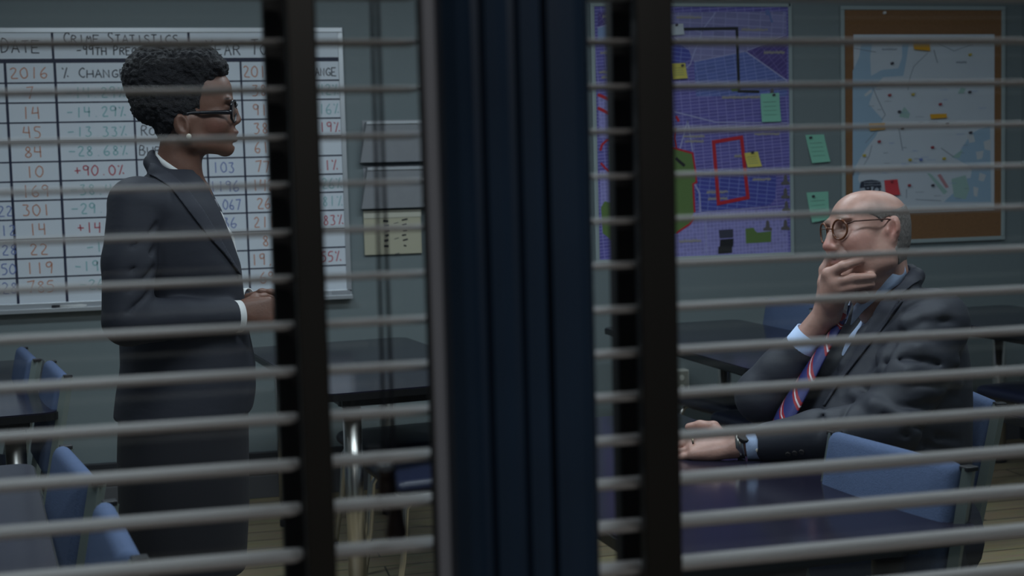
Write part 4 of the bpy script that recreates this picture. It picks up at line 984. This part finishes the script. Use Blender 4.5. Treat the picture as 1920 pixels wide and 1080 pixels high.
# jacket
JF = Field((-.34, WY-.36, .74), (.33, WY+.36, 1.53), .0040)
def wrow(y, xb, xf_, hw): q = W(xb, y); p = W(xf_, y); return ((q[2]+p[2])/2, q[0], p[0], WY, hw)
tors = [wrow(318, 286, 372, .075), wrow(335, 262, 384, .115), wrow(352, 243, 392, .16), wrow(390, 222, 412, .185), wrow(440, 214, 432, .19), wrow(500, 211, 452, .185), wrow(560, 216, 458, .165), wrow(620, 223, 466, .16), wrow(680, 225, 479, .175), wrow(735, 216, 480, .192), wrow(774, 212, 474, .20)]
JF.loft(tors, .015)
JF.chain([W(288, 292, 0), W(284, 305, -.04), W(296, 325, -.075)], [.012, .016, .02], .02); JF.chain([W(288, 292, 0), W(284, 305, .04), W(296, 325, .075)], [.012, .016, .02], .02)
for s, A in ((-1, armN), (1, armF)):
    sh, el, wri = A
    JF.ell(sh+np.array([0.01, -s*.02, .005]), (.072, .06, .065), .03)
    mid = sh*.5+el*.5; JF.chain([sh, mid+np.array([-.004, 0, 0]), el], [.062, .062, .058], .014)
    JF.chain([el+np.array([.005, 0, 0]), el*.5+wri*.5+np.array([0, 0, .0]), wri+(wri-el)*-.03], [.058, .050, .0445], .012)
    # creases at the crook of the arm
    for t, dx in ((.10, 0), (.22, .03), (.34, .06)):
        c = el+(wri-el)*t; JF.rc(c+np.array([.0, s*-.02, .052]), c+np.array([-.03, s*.056, .0]), .005, .0008, .012, sub=True)
    for t in (.25, .45, .62, .8):
        c = sh+(el-sh)*t; JF.rc(c+np.array([.055, s*.02, .02]), c+np.array([.0, s*.066, -.03]), .004, .0005, .014, sub=True)
# neck opening
JF.chain([W(346, 255), W(338, 300), W(338, 330)], [.062, .062, .064], .008, sub=True)
JF.chain([W(362, 330), W(398, 385), W(424, 432), W(452, 508)], [.056, .044, .030, .003], .006, sub=True)
JF.chain([W(366, 320, .070), W(386, 350, .066), W(408, 394, .050), W(424, 438, .034), W(446, 500, .010)], [.009, .010, .010, .009, .008], .004)
JF.ell(W(500, 800), (.075, .3, .055), .02, sub=True)          # rounded front hem
JF.rc(W(318, 640, -.2), W(400, 655, -.18), .004, .004, .012, sub=True)
V, F = JF.mesh(); V = relax(V, F, 5, .5)
jw = mkfast('jacket', V, F, SUIT, wr); JB = bvh_of(V, F)
near_lapel = [(284, 308), (292, 310), (320, 327), (352, 358), (380, 396), (404, 436), (425, 474), (448, 512), (450, 518), (444, 510), (420, 478), (386, 440), (352, 395), (334, 372), (318, 352), (280, 327)]
mk('lapel', *patch(near_lapel, JB, .0055, .004, 2.5), LAPEL, jw, world=True, smooth=True, label='notched near lapel')
q = W(447, 521, -.02); h_ = JB.ray_cast(Vector(CAMP), Vector(ray(447, 521)).normalized())
if h_[0]: mk('button', *xf(lathe([(.009, 0), (.0095, .002), (.008, .004)], 14), Matrix.Translation(h_[0]) @ h_[1].to_track_quat('Z', 'Y').to_matrix().to_4x4()), BTN, jw, world=True)
# blouse: collar band and front
SB = Field(W(270, 520)-np.array([0, .12, 0]), W(460, 270)+np.array([0, .12, 0]), .0024)
for s in (-1, 1):
    SB.chain([W(378, 372, s*.030), W(398, 410, s*.022), W(416, 450, s*.012), W(430, 490, 0)], [.014, .026, .028, .022], .012)
V, F = SB.mesh(); V = relax(V, F, 1); bl = mkfast('blouse', V, F, SHIRTW, wr, label='white blouse front')
for s in (-1, 1):
    Vc = []; Fc = []; K_ = []
    for th_, yy in ((180, 290), (158, 295), (135, 304), (112, 314), (90, 325), (70, 338), (52, 353)):
        c_ = W(336, yy); K_.append(c_+.0570*np.array([math.cos(math.radians(th_)), s*math.sin(math.radians(th_)), 0]))
    K_ += [W(384, 372, s*.046), W(404, 404, s*.036), W(420, 436, s*.024), W(436, 478, s*.004)]
    for p in K_:
        out = p-np.array([W(336, 300)[0], WY, p[2]]); out /= np.linalg.norm(out)+1e-9
        for a, z_ in ((-.002, .008), (.001, .008), (.003, -.014), (.000, -.014)): Vc.append(p+out*a+np.array([0, 0, z_]))
    for i in range(len(K_)-1):
        for k in range(4): Fc.append((4*i+k, 4*i+(k+1) % 4, 4*i+4+(k+1) % 4, 4*i+4+k))
    mk('collar_band', Vc, Fc, SHIRTW, bl, world=True, smooth=True)
# far lapel with stitched trim
mk('trim', *tube([W(400, 375, .052), W(410, 398, .046), W(418, 416, .040), W(426, 440, .030)], .0075, 8), mat('dotted_trim', (.22, .22, .26), .8, var=(240, .9)), jw, world=True, smooth=True, label='dotted far lapel edge')
mk('necklace', *tube([W(368, 330, -.035), W(385, 352, -.03), W(397, 378, -.012), W(399, 384, 0), W(396, 376, .012)], .0016, 8), GOLD, wr, world=True, smooth=True)
# cuffs
def cuff(name, a, b, ra, rb, m_, parent, th=.0025):
    a = np.array(a); b = np.array(b); ax = b-a; L = np.linalg.norm(ax)
    prof = [(ra, 0), (rb, L), (rb-th, L), (ra-th, 0)]
    v, f = lathe(prof, 28); f = f[:-2]+[tuple(((3*28)+k, (3*28)+(k+1) % 28, (k+1) % 28, k)) for k in range(28)]
    M_ = Matrix.Translation(a) @ Vector(ax).to_track_quat('Z', 'Y').to_matrix().to_4x4()
    return mk(name, *xf((v, f), M_), m_, parent, world=True, smooth=True)
for A, hp in ((armN, hN), (armF, hF)):
    el, wri = A[1], A[2]; d = (wri-el)/np.linalg.norm(wri-el)
    cu = cuff('cuff', wri-d*.012, wri+d*.026, .0405, .0405, SHIRTW, wr)
    cuff('cuff_trim', wri-d*.006, wri+d*.003, .0415, .0415, MATS['dotted_trim'], cu, .001)
# skirt
KF = Field((-.30, WY-.25, .36), (.28, WY+.25, .92), .0046)
def krow(y, xb, xf_, hw): q = W(xb, y); p = W(xf_, y); return ((q[2]+p[2])/2, q[0], p[0], WY, hw)
KF.loft([krow(720, 236, 462, .165), krow(775, 221, 466, .185), krow(850, 219, 467, .19), krow(950, 222, 468, .185), krow(1066, 240, 462, .175)], .01)
for dx in (-.10, -.02, .07): KF.rc((-.05+dx, WY-.20, .72), (-.06+dx*1.1, WY-.195, .42), .004, .003, .012, sub=True)
V, F = KF.mesh(); V = relax(V, F, 2); mkfast('skirt', V, F, SKIRT, wr)
for s in (-1, 1):
    sv = tube([(-.125, WY+s*.06, .045), (-.09, WY+s*.06, .035), (-.02, WY+s*.062, .026), (.04, WY+s*.064, .022), (.075, WY+s*.065, .018)], [.030, .038, .036, .034, .012], 14, flat=.8, up=(0, 0, 1))
    sh_ = mk('shoe', *sv, SHOE, wr, world=True, smooth=True); mk('heel', *lathe([(.010, 0), (.009, .03), (.016, .05)], 10, (-.105, WY+s*.06, 0)), SHOE, sh_, world=True)
# glasses
gw = mk('glasses', *join(*[tube([W(441, 190, s*.006)+np.array([0, 0, 0]), W(440, 189, s*.035), W(434, 190, s*.064), W(433, 200, s*.067), W(434, 222, s*.060), W(438, 229, s*.040), W(441, 227, s*.016), W(442, 210, s*.007)], .0030, 8, closed=True) for s in (-1, 1)], tube([W(442, 199, -.008), W(444, 196, 0), W(442, 199, .008)], .003, 8)), GFRAME, wr, world=True, smooth=True, label='black acetate glasses')
for s in (-1, 1):
    mk('temple', *tube([W(434, 210, s*.067), W(424, 210.5, s*.070), W(395, 211, s*.074), W(362, 211.5, s*.077), W(345, 214, s*.078), W(336, 226, s*.078)], [.0062, .0058, .0048, .0038, .003, .0025], 8, flat=.5, up=(0, 1, 0)), GFRAME, gw, world=True, smooth=True)
    lp = [W(440, 191, s*.010), W(439, 190.5, s*.035), W(434.5, 192, s*.062), W(434.5, 221, s*.058), W(438, 227, s*.040), W(440.5, 225, s*.017)]
    mk('lens', lp+[p_+np.array([.0012, 0, 0]) for p_ in lp], [tuple(range(6)), tuple(range(11, 5, -1))]+[(i, (i+1) % 6, 6+(i+1) % 6, 6+i) for i in range(6)], GLASS, gw, world=True)
e_ = W(354, 255.5, -.083); bm = bmesh.new(); bmesh.ops.create_uvsphere(bm, u_segments=16, v_segments=10, radius=.0068); vf = bm_out(bm)
mk('earring', *xf(vf, Matrix.Translation(e_)), PEARL, wr, world=True, smooth=True, label='pearl stud earring')

# ------------------------------------------------------------------ the seated man (faces -x, hand to chin)
MY = 2.92
mr = thing('person', (1.62, MY, 0), label='bald seated man in dark suit and striped tie, hand on his chin', cat='person')
HO = PY(1667, 442.5, MY-.078)+np.array([0, .078, 0])            # between the ears
HS = 1.03
_ro = math.radians(9.0); _ya = math.radians(5.0)
_RR = np.array([[1, 0, 0], [0, math.cos(_ro), -math.sin(_ro)], [0, math.sin(_ro), math.cos(_ro)]])
_RY = np.array([[math.cos(_ya), -math.sin(_ya), 0], [math.sin(_ya), math.cos(_ya), 0], [0, 0, 1]])
HR = np.diag([-1.0, -1.0, 1.0]) @ _RY @ _RR            # columns: his forward, left and up in the room
def L(u, v, w): return HO+HR @ np.array([u, v, w])*HS
def LN(u, v, w): return HO+np.array([-u, -v, w])*HS     # upright frame for the neck
def ME(c, r, k=.01, sub=False): Md.ell(c, r, k, HR, sub)
def head_man(Fd, inf=0.0):
    e = lambda c, r, k=.015, **kw: Fd.ell(c, np.array(r)*HS, k, HR, inf=0 if kw.get('sub') else inf, **kw)
    e(L(-.004, 0, .034), (.084, .075, .069)); e(L(.03, 0, .036), (.068, .069, .065)); e(L(.045, 0, .0), (.060, .066, .075)); e(L(.04, 0, -.055), (.060, .056, .045), .02)
    e(L(-.036, 0, .005), (.050, .062, .062)); 
    for s in (-1, 1):
        e(L(.068, s*.040, -.018), (.034, .030, .032), .02); e(L(.045, s*.048, -.058), (.042, .022, .040), .02)
        Fd.rc(L(.078, s*.015, -.094), L(.010, s*.056, -.066), .022*HS+inf, .022*HS+inf, .02); Fd.rc(L(.010, s*.056, -.066), L(.002, s*.064, -.01), .022*HS+inf, .02*HS+inf, .02)
    e(L(.080, 0, -.098), (.024, .030, .024), .015)
Md = Field((.98, MY-.36, 0.0), (2.0, MY+.34, 1.40), .0036)
head_man(Md)
for s in (-1, 1):
    ME(L(.092, s*.030, .036), np.array((.012, .026, .008))*HS, .012); ME(L(.100, s*.033, .017), (.014, .020, .011), .009, sub=True)
    ME(L(.083, s*.033, .017), (.0130, .0135, .0125), .004); ME(L(.0905, s*.033, .022), (.006, .013, .0028), .003); ME(L(.088, s*.033, .010), (.006, .013, .003), .004)
    ME(L(.110, s*.013, -.027), (.010, .008, .0085), .007); ME(L(.113, s*.008, -.035), (.005, .0035, .003), .002, sub=True)
    Md.rc(L(.100, s*.024, -.024), L(.088, s*.040, -.052), .003, .003, .010, sub=True)
    ce = L(.0, s*.081, .002); R = np.array(Matrix.Rotation(math.radians(10), 3, 'Y') @ Matrix.Rotation(math.radians(-s*22), 3, 'Z'))
    Md.ell(ce, (.0185, .0085, .034), .005, R); Md.ell(ce+np.array([-.003, -s*.009, .005]), (.0095, .0065, .020), .004, R, sub=True); Md.ell(ce+np.array([-.005, 0, -.026]), (.009, .007, .011), .006)
    Md.ell(ce+np.array([-.014, -s*.002, -.004]), (.005, .005, .009), .004); Md.chain([ce+np.array([.004, -s*.008, .020]), ce+np.array([.006, -s*.010, .0]), ce+np.array([0, -s*.008, -.012])], [.0035, .0035, .003], .003)
Md.chain([L(.096, 0, .024), L(.109, 0, .002), L(.122, 0, -.022)], [.009, .0095, .0125], .010)
ME(L(.088, 0, -.050), (.022, .030, .022), .015); ME(L(.101, 0, -.047), (.010, .024, .006), .006); ME(L(.098, 0, -.060), (.010, .022, .0075), .006); ME(L(.110, 0, -.0535), (.008, .028, .0016), .003, sub=True)
ME(L(.094, 0, -.074), (.009, .016, .004), .008, sub=True)
Md.chain([L(-.010, 0, -.03), LN(-.020, 0, -.10), LN(-.032, 0, -.18)], [.062, .058, .060], .03)
Md.chain([L(.045, 0, -.092), LN(.0, 0, -.15)], [.044, .046], .03)
# torso, arms, legs under the clothes
Md.loft([(.50, 1.50, 1.78, MY, .13), (.72, 1.50, 1.76, MY, .11), (.95, 1.56, 1.76, MY, .10), (1.04, 1.60, 1.74, MY, .08)], .03)
shN, elN, wrN = PY(1752, 606, MY-.20), PY(1668, 800, MY-.25), PY(1428, 830, MY-.06)
shF, elF, wrF = PY(1628, 600, MY+.20), PY(1432, 742, MY+.12), PY(1553, 582, MY+.005)
Md.chain([shN, elN, wrN], [.050, .042, .031], .02); Md.chain([shF, elF, wrF], [.050, .042, .029], .02)
for s in (-1, 1):
    Md.chain([(1.68, MY+s*.10, .53), (1.27, MY+s*.11, .52), (1.27, MY+s*.10, .10)], [.075, .055, .038], .02); Md.chain([(1.28, MY+s*.10, .06), (1.12, MY+s*.11, .035)], [.035, .028], .02)
# near hand flat on the table
TZ = .741
wl = PY(1378, 834, MY-.035)
Md.rc(wrN, wl, .029, .029, .01)
dl = PY(1276, 838, MY+.03)-wl; 
hand(Md, wl, (dl[0], dl[1], -.012), (.10, -.62, .85), (.0, 1, .6), 1.16, ((.12, .42, .2), (.18, .42, .2), (.22, .40, .2), (.20, .36, .2)), thumb=((.6, .75, .25), (.9, .35, -.1), (1, .15, -.25)))
# far hand at the chin
q_ = lambda x, y, Y: PY(x, y, Y)
palm = q_(1553, 582, MY+.005)
kn = [q_(1553, 514, 2.872), q_(1562, 530, 2.862), q_(1566, 545, 2.862), q_(1570, 559, 2.868)]
mids = [q_(1581, 499, 2.842), q_(1600, 522, 2.832), q_(1600, 538, 2.835), q_(1597, 555, 2.845)]
tips = [q_(1611, 489, 2.838), q_(1636, 518.5, 2.832), q_(1634, 533, 2.836), q_(1622, 552, 2.848)]
for i in range(4):
    base = palm+np.array([0, (i-1.5)*-.006, (1.5-i)*.008])
    Md.rc(base, kn[i], .025, .0165, .014); Md.rc(kn[i], mids[i], .0142-.0006*i, .0124-.0006*i, .005); Md.rc(mids[i], tips[i], .0124-.0006*i, .0104-.0006*i, .004)
Md.ell((palm+kn[1]+kn[2])/3, (.030, .020, .042), .015)
Md.chain([palm+np.array([-.004, .02, .02]), q_(1545, 530, 2.925), q_(1546, 506, 2.935), q_(1553, 488, 2.935)], [.018, .0145, .0125, .0105], .008)
Md.rc(wrF, palm, .029, .027, .01)
V, F = Md.mesh(); V = relax(V, F, 1, .4)
col = np.tile(np.array([[.50, .285, .23]]), (len(V), 1))
for s in (-1, 1):
    col = tint(V, col, L(.075, s*.055, -.02), (.05, .04, .035), (.52, .24, .195), 1.0); col = tint(V, col, L(0, s*.085, .0), (.03, .03, .04), (.52, .235, .19), 1.2)
    col = tint(V, col, L(.098, s*.033, .0155), (.012, .013, .0028), (.10, .06, .05), 3); col = tint(V, col, L(.100, s*.032, .040), (.014, .028, .005), (.30, .20, .16), 2)
    col = tint(V, col, L(.03, s*.075, .055), (.045, .03, .03), (.34, .235, .205), 1.0)
col = tint(V, col, L(.125, 0, -.02), (.03, .025, .022), (.53, .225, .185), 1.2)
col = tint(V, col, L(.104, 0, -.053), (.014, .028, .012), (.42, .17, .15), 2)
col = tint(V, col, L(.06, 0, -.075), (.06, .08, .04), (.42, .25, .20), .8)
for t_ in kn: col = tint(V, col, t_, (.016,)*3, (.53, .24, .20), 1.2)
mkfast('body', V, F, SKINM, mr, col)
# grey hair round the sides and back
HG = Field(HO-np.array([.11, .12, .13]), HO+np.array([.14, .12, .13]), .003); head_man(HG, .0022)
HG.chain([L(-.010, 0, -.03), LN(-.020, 0, -.10)], [.064, .060], .03)
HG.ell(L(.155, 0, .03), (.112, .2, .20), .006, HR, sub=True)            # face side
HG.ell(L(.02, 0, .125), (.125, .2, .086), .010, HR, sub=True); HG.ell(L(.065, 0, -.075), (.085, .2, .075), .006, HR, sub=True)          # bald crown
for s in (-1, 1): HG.ell(L(.004, s*.09, -.002), (.026, .03, .040), .005, HR, sub=True); HG.ell(L(.058, s*.075, -.010), (.045, .04, .052), .006, HR, sub=True)
HG.ell(L(-.03, 0, -.135), (.12, .2, .06), .008, HR, sub=True)
V, F = HG.mesh()
if len(F): mkfast('hair', V, F, HAIRG, mr, label='short grey hair round a bald crown')
# jacket
JM = Field((1.22, MY-.40, .44), (2.0, MY+.38, 1.18), .0036)
JM.loft([(.47, 1.42, 1.775, MY, .215), (.56, 1.39, 1.775, MY, .225), (.66, 1.37, 1.775, MY, .23), (.76, 1.365, 1.775, MY, .235), (.84, 1.385, 1.775, MY, .235), (.92, 1.435, 1.77, MY, .23), (1.00, 1.48, 1.755, MY, .215), (1.05, 1.52, 1.735, MY, .19), (1.085, 1.55, 1.71, MY, .14), (1.12, 1.57, 1.69, MY, .10)], .02)
def sleeve(s, sh, el, wri):
    JM.ell(sh+np.array([0, -s*.02, .0]), (.076, .075, .070), .04); mid = sh*.5+el*.5
    JM.chain([sh, mid, el], [.076, .074, .066], .03); JM.chain([el, el*.45+wri*.55, wri-(wri-el)*.06], [.066, .056, .046], .025)
sleeve(-1, shN, elN, wrN)
# shoulder, elbow and sleeve folds
def crease(pts, r=.006, k=.014):
    P_ = []
    JMb = JM
    for x, y, Y in pts: P_.append(PY(x, y, Y))
    JM.chain(P_, [r]*len(P_), k, sub=True)
V, F = JM.mesh(); jb0 = bvh_of(V, F)
def scr(x, y, depth=0.0):
    h = jb0.ray_cast(Vector(CAMP), Vector(ray(x, y)).normalized())
    return np.array(h[0]) if h[0] is not None else None
for pts, r in (([(1668, 645), (1690, 618), (1730, 600), (1768, 598), (1795, 604)], .008), ([(1640, 690), (1700, 672), (1750, 680), (1800, 700)], .006), ([(1625, 725), (1650, 700), (1672, 650), (1690, 620)], .009),
               ([(1660, 655), (1720, 645), (1800, 665)], .006), ([(1640, 745), (1690, 765), (1740, 760), (1800, 745)], .008), ([(1620, 735), (1660, 780), (1720, 800)], .007), ([(1700, 720), (1760, 722), (1805, 730)], .006), ([(1560, 740), (1540, 790), (1530, 820)], .005), ([(1690, 812), (1740, 836), (1790, 850)], .007), ([(1705, 795), (1760, 820), (1800, 826)], .006), ([(1590, 760), (1575, 800), (1560, 830)], .005), ([(1735, 560), (1690, 585), (1655, 620)], .005)):
    P_ = [scr(x, y) for x, y in pts]; P_ = [p for p in P_ if p is not None]
    if len(P_) > 1: JM.chain([p+np.array(ray(960, 540))*(.006 if q in (0, len(P_)-1) else 0)*-1 for q, p in enumerate(P_)], [r*.55*(.2 if q in (0, len(P_)-1) else 1) for q in range(len(P_))], .016, sub=True)
for pts, r in (([(1660, 632), (1700, 605), (1760, 588)], .012), ([(1650, 665), (1720, 655), (1790, 680)], .010), ([(1630, 715), (1700, 700), (1790, 715)], .012), ([(1600, 740), (1640, 760), (1700, 785)], .010)):
    P_ = [scr(x, y) for x, y in pts]; P_ = [p for p in P_ if p is not None]
    if len(P_) > 1: JM.chain([p+np.array([.004, .004, 0]) for p in P_], [r*.8]*len(P_), .025)
# opening for neck and shirt front
NX = HO[0]+.030
for s in (-1, 1):
    JM.chain([(1.664, MY, 1.158), (1.652, MY+s*.050, 1.150), (1.607, MY+s*.084, 1.118), (1.552, MY+s*.090, 1.075), (1.503, MY+s*.078, 1.02), (1.458, MY+s*.062, .95)], [.015, .017, .019, .018, .016, .012], .018)
JM.chain([LN(-.02, 0, -.04), LN(-.020, 0, -.10), LN(-.028, 0, -.16)], [.066, .066, .066], .006, sub=True)
JM.chain([LN(.02, 0, -.14), PY(1576, 604, MY-.0), PY(1529, 668, MY), PY(1490, 735, MY), PY(1458, 790, MY)], [.058, .058, .054, .048, .040], .008, sub=True)
sleeve(1, shF, elF, elF+(wrF-elF)*.54)
V, F = JM.mesh(); V = relax(V, F, 7, .5)
jm = mkfast('jacket', V, F, SUIT2, mr); JB2 = bvh_of(V, F)
mk('collar', *patch([(1710, 508), (1714, 507), (1721, 514), (1726, 524), (1694, 549), (1678, 562), (1672, 558), (1678, 548), (1694, 532)], JB2, .007, .005, 2.2), LAPEL, jm, world=True, smooth=True, label='jacket collar')
mk('lapel', *patch([(1662, 556), (1674, 570), (1688, 558), (1694, 566), (1664, 608), (1622, 660), (1574, 722), (1548, 762), (1545, 762), (1572, 716), (1602, 660), (1627, 614), (1646, 580)], JB2, .006, .005, 2.2), LAPEL, jm, world=True, smooth=True, label='near lapel')
# shirt
SM = Field((1.30, MY-.16, .60), (1.80, MY+.16, 1.20), .004)
SM.loft([(.62, 1.42, 1.70, MY, .15), (.76, 1.395, 1.70, MY, .16), (.84, 1.410, 1.70, MY, .16), (.92, 1.455, 1.70, MY, .15), (1.00, 1.510, 1.70, MY, .13), (1.06, 1.565, 1.69, MY, .10)], .01)
V, F = SM.mesh(); sm_ = mkfast('shirt', V, F, SHIRTB, mr)
for s in (-1, 1):
    P_ = [PY(1698, 487, MY)+np.array([.0, 0, .0]), PY(1694, 494, MY-.05)*[1, 0, 1]+np.array([0, MY+s*.050, 0]), PY(1672, 512, MY-.068)*[1, 0, 1]+np.array([0, MY+s*.070, 0]), PY(1645, 533, MY-.055)*[1, 0, 1]+np.array([0, MY+s*.056, 0]), PY(1622, 556, MY-.03)*[1, 0, 1]+np.array([0, MY+s*.030, 0]), PY(1600, 582, MY-.012)*[1, 0, 1]+np.array([0, MY+s*.014, 0])]
    Vc = []; Fc = []
    for i, p in enumerate(P_):
        out = p-np.array([HO[0]+.022, MY, p[2]]); out /= np.linalg.norm(out)+1e-9
        for a, z_ in ((-.004, .010), (.000, .010), (.010, -.034), (.006, -.034)): Vc.append(p+out*a+np.array([0, 0, z_]))
    for i in range(len(P_)-1):
        for k in range(4): Fc.append((4*i+k, 4*i+(k+1) % 4, 4*i+4+(k+1) % 4, 4*i+4+k))
    mk('shirt_collar', Vc, Fc, SHIRTB, mr, world=True, smooth=True)
# tie
tp = [PY(1582, 597, MY-.005), PY(1572, 612, MY-.012), PY(1548, 650, MY-.012), PY(1520, 698, MY-.010), PY(1497, 738, MY-.008), PY(1476, 775, MY-.006), PY(1462, 808, MY-.004)]
hw = [.014, .018, .027, .036, .043, .047, .049]; Vt = []; Ft = []
for p, w_ in zip(tp, hw):
    for a in (-1, -.5, 0, .5, 1): Vt.append(p+np.array([-.014+.010*a*a, a*w_, 0]))
    for a in (1, .5, 0, -.5, -1): Vt.append(p+np.array([-.009+.010*a*a, a*w_, 0]))
for i in range(len(tp)-1):
    for k in range(10): Ft.append((10*i+k, 10*i+10+k, 10*i+10+(k+1) % 10, 10*i+(k+1) % 10))
ti = mk('tie', Vt, Ft, TIE, mr, world=True, smooth=True, label='blue tie with red and white stripes')
uv = ti.data.uv_layers.new(name='UVMap')
for lp_ in ti.data.loops:
    i = lp_.vertex_index; uv.data[lp_.index].uv = ((i % 10)/9 if (i % 10) < 5 else (9-(i % 10))/9, (i//10)/(len(tp)-1))
kv = tube([tp[0]+np.array([-.002, 0, .022]), tp[0]+np.array([-.010, 0, .012]), tp[0]+np.array([-.013, 0, -.006]), tp[0]+np.array([-.012, 0, -.016])], [.012, .020, .015, .010], 12, flat=.8)
kt = mk('tie_knot', *kv, TIE, ti, world=True, smooth=True)
kt.data.uv_layers.new(name='UVMap')
for lp_ in kt.data.loops: kt.data.uv_layers[0].data[lp_.index].uv = (.2, .05+.02*(lp_.vertex_index//12))
# cuffs, watch, ring
for el, wri, a_, b_, ra_ in ((elN, wl, -.075, -.026, .0405), (elF, elF+(wrF-elF)*.54, -.03, .052, .0425)):
    d = (wri-el)/np.linalg.norm(wri-el)
    if a_ < -.05: d = (wl-wrN)/np.linalg.norm(wl-wrN)
    cu = cuff('cuff', wri+d*a_, wri+d*b_, ra_, ra_-.004, SHIRTB, mr)
    q_b = wri+d*(b_-.012)+np.array([0, -ra_+.003, -.008]); mk('cuff_button', *xf(lathe([(.006, 0), (.006, .002), (.004, .003)], 12), Matrix.Translation(q_b) @ Matrix.Rotation(math.radians(90), 4, 'X')), PEARL, cu, world=True)
d = (wl-wrN)/np.linalg.norm(wl-wrN); wc = wl-d*.012
wt = cuff('watch', wc-d*.009, wc+d*.009, .0335, .0335, CHROME, mr, .003); wt['label'] = 'steel wristwatch with dark dial'
mk('watch_dial', *xf(lathe([(.017, 0), (.018, .004), (.016, .007), (.014, .0075)], 20), Matrix.Translation(wc+np.array([.0, -.024, .022])) @ Vector((0, -.7, .7)).to_track_quat('Z', 'Y').to_matrix().to_4x4()), DARKM, wt, world=True)
# ring on the near hand's ring finger
dn = np.array([dl[0], dl[1], -.030]); dn /= np.linalg.norm(dn)
rp = PY(1301, 829, wl[1]+dl[1]*.8-.012)
cuff('ring', rp-dn*.0022, rp+dn*.0022, .0118, .0118, GOLD, mr, .0015)
# sleeve buttons
for i, (x, y) in enumerate(((1478, 851), (1491, 849), (1504, 847))):
    h_ = JB2.ray_cast(Vector(CAMP), Vector(ray(x, y)).normalized())
    if h_[0]: mk('button', *xf(lathe([(.0065, 0), (.007, .002), (.0055, .0035)], 12), Matrix.Translation(h_[0]) @ h_[1].to_track_quat('Z', 'Y').to_matrix().to_4x4()), BTN, jm, world=True)
# trousers and shoes
for s in (-1, 1):
    mk('trouser_leg', *tube([(1.74, MY+s*.10, .53), (1.55, MY+s*.105, .545), (1.32, MY+s*.11, .55), (1.245, MY+s*.11, .50), (1.25, MY+s*.105, .30), (1.26, MY+s*.10, .08)], [.095, .092, .080, .074, .066, .064], 16), TROUS, mr, world=True, smooth=True)
    mk('shoe', *tube([(1.33, MY+s*.10, .05), (1.27, MY+s*.10, .045), (1.18, MY+s*.105, .038), (1.08, MY+s*.11, .03), (1.05, MY+s*.11, .025)], [.035, .046, .048, .044, .016], 14, flat=.75, up=(0, 0, 1)), SHOE, mr, world=True, smooth=True)
# round tortoiseshell glasses
GU = .113
def rim(s):
    n = 28; out = []
    for k in range(n):
        a = 2*math.pi*k/n; v = .0345+.0225*math.cos(a); w_ = .012+.0225*math.sin(a); out.append(L(GU-.010*(v/.06)**2*1.2, s*v, w_))
    return out
gm = mk('glasses', *join(tube(rim(1), .0025, 8, closed=True), tube(rim(-1), .0025, 8, closed=True), tube([L(GU, .012, .016), L(GU+.006, 0, .020), L(GU, -.012, .016)], .002, 8)), TORT, mr, world=True, smooth=True, label='round tortoiseshell glasses')
for s in (-1, 1):
    mk('temple', *tube([L(GU-.012, s*.057, .022), L(GU-.022, s*.071, .026), L(.05, s*.079, .026), L(.012, s*.084, .026), L(-.006, s*.085, .022), L(-.014, s*.083, .0)], [.002, .0018, .0016, .0018, .002, .0018], 8), WIRE, gm, world=True, smooth=True)
    rm_ = rim(s); n = len(rm_); mk('lens', rm_+[p_+np.array([-.0012, 0, 0]) for p_ in rm_], [tuple(range(n)), tuple(range(2*n-1, n-1, -1))]+[(i, (i+1) % n, n+(i+1) % n, n+i) for i in range(n)], GLASS, gm, world=True)
    bm = bmesh.new(); bmesh.ops.create_uvsphere(bm, u_segments=12, v_segments=8, radius=.0122); vf = bm_out(bm);
